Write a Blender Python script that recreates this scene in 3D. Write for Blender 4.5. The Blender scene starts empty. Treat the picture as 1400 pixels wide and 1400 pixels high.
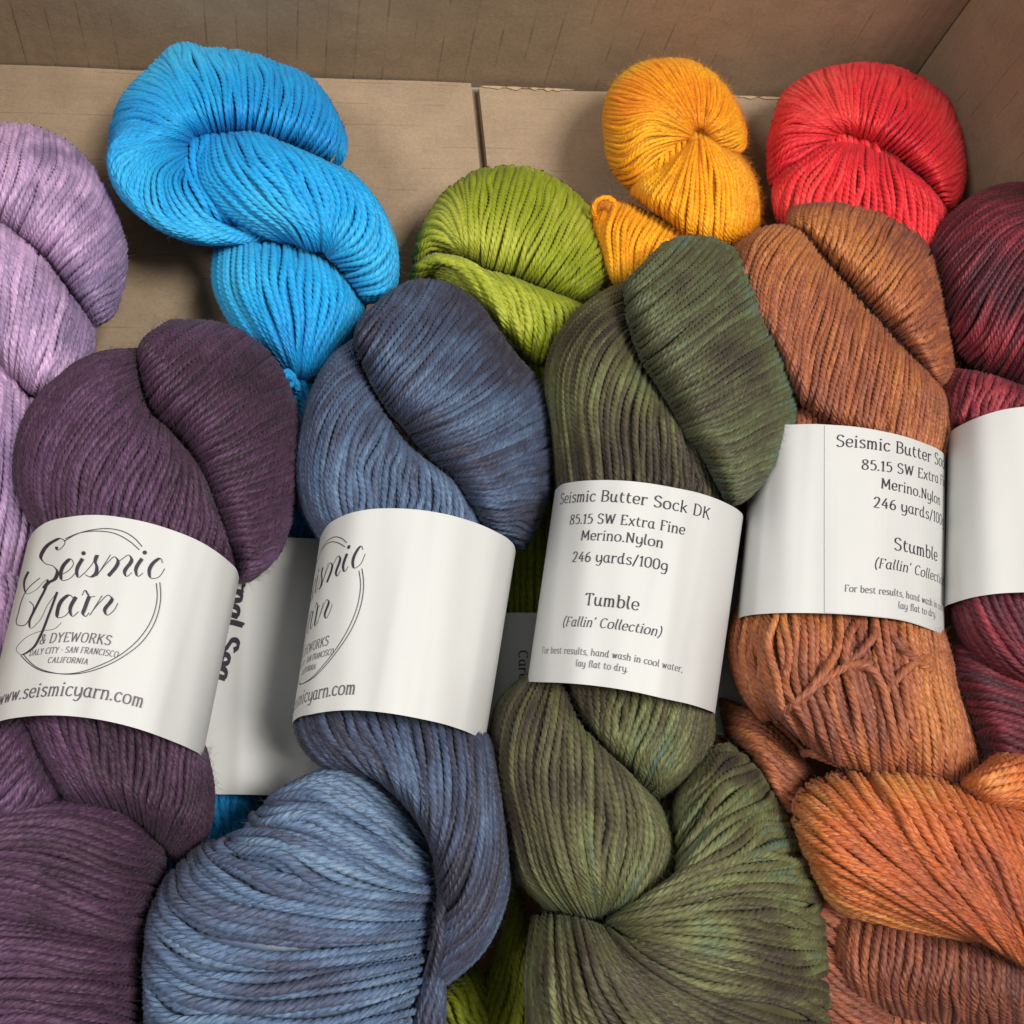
import bpy, math, random
import numpy as np
from mathutils import Matrix, Vector

rng = np.random.default_rng(7)
random.seed(7)
sc = bpy.context.scene
COL = sc.collection

# ------------------------------------------------------------------ camera
FPX = 1650.0            # focal length in pixels of the 1400 px photograph
CAM_H = 0.42            # camera height over the box bottom (m)
_d = np.array([-315.0, 600.0, FPX]); _d /= np.linalg.norm(_d)      # straight down, seen from the camera
_x = np.array([8146.0, -261.0, FPX]); _x -= _d * (_x @ _d); _x /= np.linalg.norm(_x)
EZ = -_d
EX = _x
EY = np.cross(EZ, EX)
C2W = np.stack([EX, EY, EZ])            # camera (right, down, forward) -> world
CAM = np.array([0.0, 0.0, CAM_H])

cam_d = bpy.data.cameras.new("camera")
cam_d.sensor_width = 36.0
cam_d.lens = 36.0 * FPX / 1400.0
cam_d.clip_start = 0.01
cam_d.clip_end = 50.0
cam = bpy.data.objects.new("camera", cam_d)
COL.objects.link(cam)
_r, _u, _b = C2W @ [1, 0, 0], C2W @ [0, -1, 0], C2W @ [0, 0, -1]
cam.matrix_world = Matrix(((_r[0], _u[0], _b[0], CAM[0]), (_r[1], _u[1], _b[1], CAM[1]),
                           (_r[2], _u[2], _b[2], CAM[2]), (0, 0, 0, 1)))
sc.camera = cam

# ------------------------------------------------------------------ world, lamps, exposure
world = bpy.data.worlds.new("World")
sc.world = world
world.use_nodes = True
bg = world.node_tree.nodes["Background"]
bg.inputs[0].default_value = (0.95, 0.98, 1.0, 1)
bg.inputs[1].default_value = 0.31

def area(name, loc, target, size, power, col=(1, 1, 1)):
    l = bpy.data.lights.new(name, 'AREA')
    l.shape = 'RECTANGLE'
    l.size, l.size_y = size
    l.energy = power
    l.color = col
    o = bpy.data.objects.new(name, l)
    COL.objects.link(o)
    o.location = loc
    o.rotation_euler = (Vector(target) - Vector(loc)).to_track_quat('-Z', 'Y').to_euler()
    return o
area("ceiling_lamp", (0.50, -0.16, 1.5), (0.0, 0.12, 0.03), (0.42, 0.42), 22.5, (1.0, 0.965, 0.91))
area("ceiling_lamp", (-0.85, -0.05, 1.35), (0.0, 0.12, 0.03), (0.34, 0.34), 8.5, (1.0, 0.97, 0.93))
sc.view_settings.view_transform = 'Standard'
sc.view_settings.look = 'None'
sc.view_settings.exposure = 0.2
sc.view_settings.gamma = 1.0
sc.render.film_transparent = False
sc.cycles.max_bounces = 6
sc.cycles.diffuse_bounces = 3

# ------------------------------------------------------------------ helpers
def ray(px):
    px = np.asarray(px, float)
    c = np.stack([(px[..., 0] - 700) / FPX, (px[..., 1] - 700) / FPX, np.ones(px.shape[:-1])], -1)
    return c @ C2W.T
def at(px, z):
    """point of the plane at height z that is seen at photo pixel px"""
    d = ray(px)
    t = (np.asarray(z) - CAM_H) / d[..., 2]
    return CAM + d * t[..., None]
def ly(pts, z, up):
    """surface point over photo pixel, its body's middle at height z, bulging up by `up`"""
    return at(pts, np.asarray(z) + np.asarray(up))

def hermite(knots, vals, q):
    """smooth curve through vals (n,...) at knots, sampled at q"""
    knots = np.asarray(knots, float); vals = np.asarray(vals, float); q = np.asarray(q, float)
    n = len(knots)
    if n == 2:
        w = ((q - knots[0]) / (knots[1] - knots[0])).reshape((-1,) + (1,) * (vals.ndim - 1))
        return vals[0] * (1 - w) + vals[1] * w
    dk = np.diff(knots).reshape((-1,) + (1,) * (vals.ndim - 1))
    sl = np.diff(vals, axis=0) / dk
    m = np.empty_like(vals)
    m[1:-1] = (sl[:-1] * dk[1:] + sl[1:] * dk[:-1]) / (dk[1:] + dk[:-1])
    m[0] = sl[0] * 1.3 - m[1] * 0.3
    m[-1] = sl[-1] * 1.3 - m[-2] * 0.3
    i = np.clip(np.searchsorted(knots, q, side='right') - 1, 0, n - 2)
    h = (knots[i + 1] - knots[i])
    t = (q - knots[i]) / h
    sh = (-1,) + (1,) * (vals.ndim - 1)
    t = t.reshape(sh); h = h.reshape(sh)
    return ((2 * t**3 - 3 * t**2 + 1) * vals[i] + (t**3 - 2 * t**2 + t) * h * m[i]
            + (-2 * t**3 + 3 * t**2) * vals[i + 1] + (t**3 - t**2) * h * m[i + 1])

def resample(pts, n):
    pts = np.asarray(pts, float)
    k = np.concatenate([[0], np.cumsum(np.maximum(np.linalg.norm(np.diff(pts, axis=0), axis=1), 1e-6))])
    d = hermite(k, pts, np.linspace(0, k[-1], n * 3))
    s = np.concatenate([[0], np.cumsum(np.linalg.norm(np.diff(d, axis=0), axis=1))])
    q = np.linspace(0, s[-1], n)
    return np.stack([np.interp(q, s, d[:, j]) for j in range(pts.shape[1])], 1)

def mesh_from(name, V, F4, attrs=None, F3=None, smooth=True):
    me = bpy.data.meshes.new(name)
    V = np.ascontiguousarray(V, np.float32)
    F4 = np.asarray(F4, np.int32).reshape(-1, 4)
    n3 = 0 if F3 is None else len(F3)
    loops = F4.ravel() if n3 == 0 else np.concatenate([F4.ravel(), np.asarray(F3, np.int32).ravel()])
    tot = np.concatenate([np.full(len(F4), 4, np.int32), np.full(n3, 3, np.int32)])
    start = np.concatenate([[0], np.cumsum(tot)[:-1]]).astype(np.int32)
    me.vertices.add(len(V)); me.vertices.foreach_set("co", V.ravel())
    me.loops.add(len(loops)); me.loops.foreach_set("vertex_index", loops.astype(np.int32))
    me.polygons.add(len(tot))
    me.polygons.foreach_set("loop_start", start)
    me.polygons.foreach_set("loop_total", tot)
    me.polygons.foreach_set("use_smooth", np.full(len(tot), smooth, bool))
    for k, a in (attrs or {}).items():
        at_ = me.attributes.new(k, 'FLOAT', 'POINT')
        at_.data.foreach_set("value", np.ascontiguousarray(a, np.float32))
    me.update(calc_edges=True)
    return me

def link(name, me, mat, parent=None):
    o = bpy.data.objects.new(name, me)
    COL.objects.link(o)
    if mat is not None:
        me.materials.append(mat)
    if parent is not None:
        o.parent = parent
        o.matrix_parent_inverse = Matrix.Translation(-Vector(parent.location))
    return o

def thing(name, label, cat, loc, group=None):
    o = bpy.data.objects.new(name, None)
    o.empty_display_size = 0.02
    COL.objects.link(o)
    o.location = loc
    o["label"] = label
    o["category"] = cat
    if group:
        o["group"] = group
    return o

# ------------------------------------------------------------------ materials
def newmat(name):
    m = bpy.data.materials.new(name)
    m.use_nodes = True
    nt = m.node_tree
    return m, nt, nt.nodes["Principled BSDF"]
def node(nt, t, **kw):
    n = nt.nodes.new(t)
    for k, v in kw.items():
        setattr(n, k, v)
    return n
def srgb(c):
    return tuple(((v / 255) / 12.92 if v / 255 <= 0.04045 else ((v / 255 + 0.055) / 1.055) ** 2.4) for v in c) + (1.0,)
def math_(nt, op, a, b=None, c=None):
    n = node(nt, 'ShaderNodeMath', operation=op)
    for i, v in enumerate((a, b, c)):
        if v is None: continue
        if isinstance(v, (int, float)): n.inputs[i].default_value = v
        else: nt.links.new(v, n.inputs[i])
    return n.outputs[0]
def mixc(nt, fac, a, b, blend='MIX'):
    n = node(nt, 'ShaderNodeMix', data_type='RGBA', blend_type=blend)
    for s, v in ((n.inputs[0], fac), (n.inputs[6], a), (n.inputs[7], b)):
        if isinstance(v, (int, float)): s.default_value = v
        elif isinstance(v, tuple): s.default_value = v
        else: nt.links.new(v, s)
    return n.outputs[2]

def yarn_mat(name, stops, scale=22.0, fleck=0.35, strand_var=0.22, seed=0.0, sheen=0.3, rough=0.42):
    """hand-dyed plied yarn; stops = [(pos, sRGB)] of the dye"""
    m, nt, p = newmat(name)
    L = nt.links.new
    tc = node(nt, 'ShaderNodeTexCoord')
    a_ply = node(nt, 'ShaderNodeAttribute', attribute_name='ply')
    a_sid = node(nt, 'ShaderNodeAttribute', attribute_name='sid')
    a_len = node(nt, 'ShaderNodeAttribute', attribute_name='len')
    # dye: broad patches in space + drift along each strand + strand to strand difference
    nz = node(nt, 'ShaderNodeTexNoise', noise_dimensions='4D')
    nz.inputs['W'].default_value = seed
    nz.inputs['Scale'].default_value = scale
    nz.inputs['Detail'].default_value = 2.0
    L(tc.outputs['Object'], nz.inputs['Vector'])
    cmb = node(nt, 'ShaderNodeCombineXYZ')
    L(math_(nt, 'MULTIPLY', a_sid.outputs['Fac'], 97.0), cmb.inputs[0])
    L(math_(nt, 'MULTIPLY', a_len.outputs['Fac'], 75.0), cmb.inputs[1])
    cmb.inputs[2].default_value = seed
    nl = node(nt, 'ShaderNodeTexNoise')
    nl.inputs['Scale'].default_value = 1.0
    nl.inputs['Detail'].default_value = 2.0
    L(cmb.outputs[0], nl.inputs['Vector'])
    f = math_(nt, 'MULTIPLY_ADD', math_(nt, 'SUBTRACT', nz.outputs['Fac'], 0.5), 1.85, 0.5)
    f = math_(nt, 'MULTIPLY_ADD', math_(nt, 'SUBTRACT', nl.outputs['Fac'], 0.5), strand_var * 2.5, f)
    f = math_(nt, 'MULTIPLY_ADD', math_(nt, 'SUBTRACT', a_sid.outputs['Fac'], 0.5), strand_var, f)
    cr = node(nt, 'ShaderNodeValToRGB')
    el = cr.color_ramp.elements
    while len(el) < len(stops): el.new(0.5)
    for e, (pos, c) in zip(el, stops):
        e.position = pos; e.color = srgb(c)
    L(f, cr.inputs[0])
    # single fibres lying along the plies
    cf = node(nt, 'ShaderNodeCombineXYZ')
    L(math_(nt, 'MULTIPLY', a_ply.outputs['Fac'], 4.0), cf.inputs[0])
    L(math_(nt, 'MULTIPLY', a_len.outputs['Fac'], 330.0), cf.inputs[1])
    L(math_(nt, 'MULTIPLY', a_sid.outputs['Fac'], 53.0), cf.inputs[2])
    nf = node(nt, 'ShaderNodeTexNoise')
    nf.inputs['Scale'].default_value = 1.0
    nf.inputs['Detail'].default_value = 3.0
    nf.inputs['Roughness'].default_value = 0.65
    L(cf.outputs[0], nf.inputs['Vector'])
    # random tone per ply: uneven dye plus small ply highlights painted into the colour
    cp = node(nt, 'ShaderNodeCombineXYZ')
    L(math_(nt, 'ADD', math_(nt, 'FLOOR', a_ply.outputs['Fac']), math_(nt, 'MULTIPLY', math_(nt, 'FLOOR', math_(nt, 'MULTIPLY', a_len.outputs['Fac'], 380.0)), 17.0)), cp.inputs[0])
    L(math_(nt, 'MULTIPLY', a_sid.outputs['Fac'], 191.0), cp.inputs[1])
    wn = node(nt, 'ShaderNodeTexWhiteNoise', noise_dimensions='2D')
    L(cp.outputs[0], wn.inputs['Vector'])
    hsv = node(nt, 'ShaderNodeHueSaturation')
    L(cr.outputs[0], hsv.inputs['Color'])
    L(math_(nt, 'MULTIPLY_ADD', math_(nt, 'SUBTRACT', nf.outputs['Fac'], 0.5), fleck * 4.0, math_(nt, 'MULTIPLY_ADD', math_(nt, 'SUBTRACT', wn.outputs['Value'], 0.5), fleck * 0.9, 1.0)), hsv.inputs['Value'])
    L(math_(nt, 'MULTIPLY_ADD', math_(nt, 'SUBTRACT', nf.outputs['Fac'], 0.5), -fleck * 1.6, 1.0), hsv.inputs['Saturation'])
    L(hsv.outputs[0], p.inputs['Base Color'])
    p.inputs['Roughness'].default_value = rough
    p.inputs['Specular IOR Level'].default_value = 0.40
    p.inputs['Sheen Weight'].default_value = sheen
    p.inputs['Sheen Roughness'].default_value = 0.45
    L(mixc(nt, 0.25, cr.outputs[0], (1, 1, 1, 1)), p.inputs['Sheen Tint'])
    # fibres
    h = nf.outputs['Fac']
    bp = node(nt, 'ShaderNodeBump')
    bp.inputs['Strength'].default_value = 1.0
    bp.inputs['Distance'].default_value = 0.00045
    L(h, bp.inputs['Height'])
    L(bp.outputs[0], p.inputs['Normal'])
    return m

# ------------------------------------------------------------------ yarn lobes
R0 = 0.00100            # strand radius (m)
PLIES = 4
NS = 16                 # sides of a plied strand, four to a ply
AMB = 7

def tubes(P, rad, phase0, plied=True):
    """P (n strands, k points, 3), rad (n,k). returns verts, quads, ply, len, strand index"""
    n, k, _ = P.shape
    T = np.gradient(P, axis=1)
    T /= np.maximum(np.linalg.norm(T, axis=2, keepdims=True), 1e-9)
    view = CAM - P
    view /= np.linalg.norm(view, axis=2, keepdims=True)
    N = np.empty_like(P)
    mid = k // 2
    def perp(v, t):
        v = v - t * (v * t).sum(-1, keepdims=True)
        return v / np.maximum(np.linalg.norm(v, axis=-1, keepdims=True), 1e-9)
    N[:, mid] = perp(view[:, mid], T[:, mid])
    for j in range(mid + 1, k):
        N[:, j] = perp(N[:, j - 1], T[:, j])
    for j in range(mid - 1, -1, -1):
        N[:, j] = perp(N[:, j + 1], T[:, j])
    B = np.cross(N, T)
    s = np.concatenate([np.zeros((n, 1)), np.cumsum(np.linalg.norm(np.diff(P, axis=1), axis=2), axis=1)], 1)
    phi = np.linspace(0, 2 * np.pi, NS + 1)
    delta = 2.0 * np.median(rad)
    tw = 2 * np.pi * (s / (PLIES * delta) + phase0[:, None])
    ang = phi[None, None] + tw[..., None] if plied else np.broadcast_to(phi, P.shape[:2] + (NS + 1,))
    if plied:          # the columns of the mesh follow the plies: a groove, then three points on the round of the ply
        rr = np.array([0.72, 0.97, 1.07, 0.97] * PLIES + [0.72])
    else:
        rr = np.ones(NS + 1)
    c, si = np.cos(ang)[..., None], np.sin(ang)[..., None]
    V = P[:, :, None] + (rad[..., None] * rr)[..., None] * (N[:, :, None] * c + B[:, :, None] * si)
    ply = np.broadcast_to(PLIES * phi / (2 * np.pi) if plied else PLIES * phi / (2 * np.pi), P.shape[:2] + (NS + 1,)) + np.floor(phase0 * 50)[:, None, None]
    idx = np.arange(n * k * (NS + 1)).reshape(n, k, NS + 1)
    F = np.stack([idx[:, :-1, :-1], idx[:, 1:, :-1], idx[:, 1:, 1:], idx[:, :-1, 1:]], -1).reshape(-1, 4)
    return V.reshape(-1, 3), F, ply.ravel(), np.repeat(s[..., None], NS + 1, 2).ravel()

class Buf:
    def __init__(s): s.V = []; s.F = []; s.ply = []; s.len = []; s.sid = []; s.n = 0
    def add(s, V, F, ply, ln, sid):
        s.V.append(V); s.F.append(F + s.n); s.ply.append(ply); s.len.append(ln); s.sid.append(sid); s.n += len(V)
    def mesh(s, name):
        return mesh_from(name, np.concatenate(s.V), np.concatenate(s.F),
                         {'ply': np.concatenate(s.ply), 'len': np.concatenate(s.len), 'sid': np.concatenate(s.sid)})

def edge_prof(t, a, w):
    return a + (1 - a) * np.sqrt(np.maximum(1 - (1 - np.clip(t / w, 0, 1)) ** 2, 0))

def fuzz(buf, P, rad, count, lng=(0.001, 0.0032), hr=0.00004):
    """loose fibre ends standing off the strands"""
    n, k, _ = P.shape
    i = rng.integers(0, n, count); j = rng.integers(1, k - 1, count)
    p = P[i, j]; t = P[i, j + 1] - P[i, j - 1]
    t /= np.maximum(np.linalg.norm(t, axis=1, keepdims=True), 1e-9)
    d = rng.normal(size=(count, 3)); d[:, 2] = np.abs(d[:, 2])
    d -= t * (d * t).sum(1, keepdims=True); d /= np.maximum(np.linalg.norm(d, axis=1, keepdims=True), 1e-9)
    L = rng.uniform(*lng, count)[:, None]
    w = rng.normal(size=(count, 3)) * 0.5
    w2 = rng.normal(size=(count, 3)) * 0.5
    r = rad[i, j][:, None]
    q = np.linspace(0, 1, 5)[None, :, None]
    a = (t * rng.choice([-1, 1], count)[:, None] + 0.35 * d + 0.3 * w)
    H = p[:, None] + d[:, None] * r[:, None] * 0.85 + a[:, None] * L[:, None] * q + (d * 0.35 + w2 * 0.5)[:, None] * L[:, None] * q * q
    global NS
    old = NS; NS = 3
    V, F, ply, ln = tubes(H, np.full(H.shape[:2], hr) * np.linspace(1, 0.5, 5), np.zeros(count), False)
    NS = old
    buf.add(V, F, np.full(len(V), 0.5), ln, np.repeat(rng.random(count), 5 * 4))

def lobe(parent, mat, guides, z, H, r=R0, u0=(0.35, 0.4), u1=(0.0, 0.8), v0=(0.25, 0.4), v1=(0.25, 0.4),
         wrap=True, zs=0.0, name='yarn_loop', fz=420, jit=1.0, low=0.75, zu=0.0, label=None):
    """A bulging bundle of strands. guides: photo pixels of a few strands, side by side, each from end u=0 to u=1.
    z: height of the bundle's middle; H: how far it bulges; u0.. v1: (rest height, width) of the four edges."""
    r = r * (1.06 if mat is M_ORANGE else 1.22)
    M = 112
    G = np.stack([resample(g, M) for g in guides])                   # (g, M, 2)
    dg = np.linalg.norm(np.diff(G, axis=0), axis=2).mean(1)
    kn = np.concatenate([[0], np.cumsum(dg)]); kn /= kn[-1]
    NV = 160
    vf = np.linspace(0, 1, NV)
    S = hermite(kn, G, vf)                                            # (NV, M, 2)
    # sampling along strands: denser where it rolls over the edge
    q = np.linspace(0, 1, M)
    r0_, r1_ = u0[0] < 0.2, u1[0] < 0.2
    if r0_ and r1_: uu = 0.5 - 0.5 * np.cos(np.pi * q)
    elif r1_: uu = 1 - (1 - q) ** 1.7
    elif r0_: uu = q ** 1.7
    else: uu = q
    base = np.linspace(0, 1, M)
    Su = np.stack([np.stack([np.interp(uu, base, S[i, :, c]) for c in (0, 1)], 1) for i in range(NV)])
    gu = edge_prof(uu, *u0) * edge_prof(1 - uu, *u1)
    gv = edge_prof(vf, *v0) * edge_prof(1 - vf, *v1)
    g2 = gv[:, None] * gu[None]
    zz = z + zs * (Su[..., 1] - Su[..., 1].mean()) / 1000.0 + zu * (uu - 0.5)[None]
    surf = ly(Su, zz, H * g2 - r)
    # arc length across, at the widest place
    arc = np.linalg.norm(np.diff(surf, axis=0), axis=2)               # (NV-1, M)
    tot = arc.sum(0)
    w = np.percentile(tot, 90)
    n = max(3, int(round(w / (2 * r * 0.94))))
    jw = int(np.argsort(np.abs(tot - w))[0])
    ca = np.concatenate([[0], np.cumsum(arc[:, jw])]); ca /= ca[-1]
    av = 0.5 * ca + 0.5 * np.linspace(0, 1, NV)
    av = ca
    step = 1.0 / n
    pos = (np.arange(n) + 0.5) * step + rng.uniform(-0.15, 0.15, n) * step * jit
    vs0 = np.interp(pos, av, vf)
    q2 = np.linspace(0, 1, M)
    # slow wander of each strand
    wob = sum(rng.normal(size=(n, 1)) * np.sin(q2[None] * np.pi * f_ + rng.uniform(0, 6.28, (n, 1))) for f_ in (1.1, 2.3, 4.1)) * 0.16 * jit
    vs = np.clip(vs0[:, None] + wob * step * 0.9 * np.gradient(vf, av)[np.clip((vs0 * NV).astype(int), 0, NV - 1)][:, None], 0.0, 1.0)
    fi = vs * (NV - 1); i0 = np.clip(fi.astype(int), 0, NV - 2); fr = (fi - i0)
    jj = np.arange(M)[None].repeat(n, 0)
    px = Su[i0, jj] * (1 - fr[..., None]) + Su[i0 + 1, jj] * fr[..., None]
    gg = g2[i0, jj] * (1 - fr) + g2[i0 + 1, jj] * fr
    zp = zz[i0, jj] * (1 - fr) + zz[i0 + 1, jj] * fr
    hj = (rng.normal(size=(n, 1)) * 0.34 + sum(rng.normal(size=(n, 1)) * np.sin(q2[None] * np.pi * f_ + rng.uniform(0, 6.28, (n, 1)))
          for f_ in (1.7, 3.3)) * 0.16) * r * jit
    P = ly(px, zp, H * gg - r + hj)
    # radius follows the room between neighbours
    loc = tot / tot[jw] * step * ca.size / ca.size * (tot[jw])
    rr = np.clip((tot * step) * 0.475, 0.42 * r, 1.06 * r)
    rad = np.repeat(rr[None], n, 0) * (1 + rng.normal(size=(n, 1)) * 0.07)
    P1, rad1 = P, rad
    # the layer of strands below, seen through the gaps
    fi2 = np.clip(vs + 0.5 * step * np.gradient(vf, av)[np.clip((vs0 * NV).astype(int), 0, NV - 1)][:, None], 0, 1) * (NV - 1)
    k0 = np.clip(fi2.astype(int), 0, NV - 2); fr2 = fi2 - k0
    px2 = Su[k0, jj] * (1 - fr2[..., None]) + Su[k0 + 1, jj] * fr2[..., None]
    gg2 = g2[k0, jj] * (1 - fr2) + g2[k0 + 1, jj] * fr2
    zp2 = zz[k0, jj] * (1 - fr2) + zz[k0 + 1, jj] * fr2
    PL2 = ly(px2, zp2, np.maximum(H * gg2 - 2.45 * r, -H * low * 0.7 * gg2))[:, ::2]
    radL2 = (rad * 1.15)[:, ::2]
    if wrap and r1_:
        kb = 16
        ub = np.linspace(0.995, 0.45, kb)
        jb = np.interp(ub, uu, np.arange(M)).astype(int)
        back = ly(px[:, jb], zp[:, jb], -H * low * gg[:, jb] * np.sqrt(np.clip((1 - ub) / 0.3, 0, 1))[None])
        P = np.concatenate([P, back], 1); rad = np.concatenate([rad, np.repeat(rad[:, -1:], kb, 1)], 1)
    if wrap and r0_:
        kb = 16
        ub = np.linspace(0.45, 0.005, kb)
        jb = np.interp(ub, uu, np.arange(M)).astype(int)
        back = ly(px[:, jb], zp[:, jb], -H * low * gg[:, jb] * np.sqrt(np.clip(ub / 0.3, 0, 1))[None])
        P = np.concatenate([back, P], 1); rad = np.concatenate([np.repeat(rad[:, :1], kb, 1), rad], 1)
    SURF.setdefault(parent.name, []).append((Su[::3, ::3], (zz + H * g2)[::3, ::3]))
    buf = Buf()
    V, F, ply, ln = tubes(P, rad, rng.random(n))
    k = P.shape[1]
    buf.add(V, F, ply, ln + np.repeat(rng.random(n), k * (NS + 1)), np.repeat(rng.random(n), k * (NS + 1)))
    V, F, ply, ln = tubes(PL2, radL2, rng.random(n))
    k2 = PL2.shape[1]
    buf.add(V, F, ply, ln + np.repeat(rng.random(n), k2 * (NS + 1)), np.repeat(rng.random(n), k2 * (NS + 1)))
    # body of the bundle below the outer strands
    a, b = np.arange(2, NV - 2, 4), np.arange(1, M - 1, 2)
    top = ly(Su[np.ix_(a, b)], zz[np.ix_(a, b)], np.maximum(H * g2[np.ix_(a, b)] - 4.2 * r, -H * low * 0.8 * g2[np.ix_(a, b)]))
    bot = ly(Su[np.ix_(a, b)], zz[np.ix_(a, b)], -H * low * g2[np.ix_(a, b)])
    for sfc, flip in ((top, False), (bot, True)):
        na, nb = len(a), len(b)
        idx = np.arange(na * nb).reshape(na, nb)
        Fq = np.stack([idx[:-1, :-1], idx[1:, :-1], idx[1:, 1:], idx[:-1, 1:]], -1).reshape(-1, 4)
        if flip: Fq = Fq[:, ::-1]
        buf.add(sfc.reshape(-1, 3), Fq, np.full(na * nb, 0.5), np.zeros(na * nb), np.full(na * nb, 0.5))
    if fz:
        kk = slice(0, k)
        fuzz(buf, P[:, kk], rad[:, kk], int(fz * 4.5 * n / 40))
    o = link(name, buf.mesh(name), mat, parent)
    if label: o['label'] = label
    return o

SURF = {}
def hug(parent, pts, lift):
    """heights that lay points on the skein's own surface"""
    out = []
    for p in np.asarray(pts, float):
        best = 0.03
        for Su, zt in SURF.get(parent.name, []):
            d = ((Su - p) ** 2).sum(-1)
            i = np.unravel_index(np.argmin(d), d.shape)
            if d[i] < 64: best = max(best, zt[i])
        out.append(best)
    return np.array(out) + np.asarray(lift)
def strand(parent, mat, pts, zs_, r=R0, name='loose_strand', fz=25):
    """one loose strand through photo pixels at given heights"""
    pts = np.asarray(pts, float)
    zs_ = np.broadcast_to(np.asarray(zs_, float), (len(pts),))
    P3 = resample(at(pts, zs_), 110)[None]
    buf = Buf()
    V, F, ply, ln = tubes(P3, np.full((1, 110), r), rng.random(1))
    buf.add(V, F, ply, ln, np.full(len(V), rng.random()))
    if fz: fuzz(buf, P3, np.full((1, 110), r), fz)
    return link(name, buf.mesh(name), mat, parent)

def T(ox, oy, s, txt):
    """guides written in the coordinates of an enlarged crop"""
    out = []
    for line in txt.strip().splitlines():
        line = line.strip()
        if line:
            out.append([(ox + float(a) / s, oy + float(b) / s) for a, b in (p.split(',') for p in line.split())])
    return out

# ------------------------------------------------------------------ yarn colours
M_LILAC = yarn_mat("lilac_yarn", [(0.12, (132, 112, 148)), (0.4, (158, 129, 168)), (0.6, (189, 158, 196)), (0.85, (214, 175, 216))], 30, 0.26, 0.3, 1.0)
M_BLUE = yarn_mat("bright_blue_yarn", [(0.1, (4, 135, 209)), (0.5, (12, 160, 223)), (0.9, (54, 180, 229))], 20, 0.10, 0.14, 2.0)
M_LIME = yarn_mat("lime_yarn", [(0.1, (114, 126, 13)), (0.5, (143, 153, 25)), (0.9, (177, 181, 61))], 24, 0.16, 0.16, 3.0)
M_ORANGE = yarn_mat("orange_yarn", [(0.1, (255, 150, 3)), (0.45, (255, 172, 6)), (0.9, (255, 192, 32))], 26, 0.06, 0.14, 4.0)
M_RED = yarn_mat("red_yarn", [(0.1, (207, 26, 46)), (0.5, (229, 44, 53)), (0.9, (234, 77, 69))], 24, 0.14, 0.14, 5.0)
M_PLUM = yarn_mat("plum_yarn", [(0.1, (43, 22, 37)), (0.4, (63, 36, 58)), (0.66, (79, 49, 77)), (0.95, (101, 70, 105))], 20, 0.60, 0.2, 6.0)
M_DENIM = yarn_mat("denim_yarn", [(0.12, (42, 41, 54)), (0.36, (55, 56, 75)), (0.58, (64, 75, 101)), (0.80, (81, 100, 128)), (0.97, (96, 117, 138))], 24, 0.42, 0.30, 7.3)
M_OLIVE = yarn_mat("olive_yarn", [(0.12, (53, 43, 36)), (0.36, (71, 64, 43)), (0.56, (86, 84, 52)), (0.76, (105, 109, 67)), (0.95, (79, 96, 79))], 24, 0.42, 0.30, 8.4)
M_RUST = yarn_mat("rust_yarn", [(0.12, (94, 51, 42)), (0.38, (132, 74, 55)), (0.6, (160, 91, 58)), (0.88, (185, 116, 63))], 16, 0.40, 0.22, 9.1)
M_RUST_B = yarn_mat("copper_orange_yarn", [(0.12, (141, 69, 42)), (0.38, (179, 90, 48)), (0.6, (198, 109, 53)), (0.88, (210, 142, 77))], 16, 0.36, 0.24, 12.1)
M_DENIM_B = yarn_mat("light_denim_yarn", [(0.1, (55, 56, 74)), (0.36, (72, 83, 109)), (0.58, (84, 106, 137)), (0.78, (104, 127, 154)), (0.95, (117, 137, 158))], 17, 0.40, 0.30, 3.3)
M_OLIVE_B = yarn_mat("teal_olive_yarn", [(0.1, (58, 51, 39)), (0.34, (79, 79, 53)), (0.52, (91, 98, 65)), (0.66, (84, 102, 86)), (0.9, (98, 111, 74))], 16, 0.40, 0.24, 21.7)
M_BURG = yarn_mat("burgundy_yarn", [(0.1, (67, 23, 35)), (0.45, (101, 30, 44)), (0.7, (132, 41, 54)), (0.95, (161, 61, 71))], 24, 0.34, 0.4, 10.6)

G_BACK = "solid coloured skeins along the back of the box"
G_FRONT = "skeins with white paper bands laid across the front"
def skein(label, px, z, group):
    p = at(np.array(px, float), z)
    return thing("yarn_skein", label, "yarn skein", (float(p[0]), float(p[1]), 0.0), group)

CR = dict(u0=(0.45, 0.30))       # starts in a crease, ends rolling over the outer edge
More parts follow.
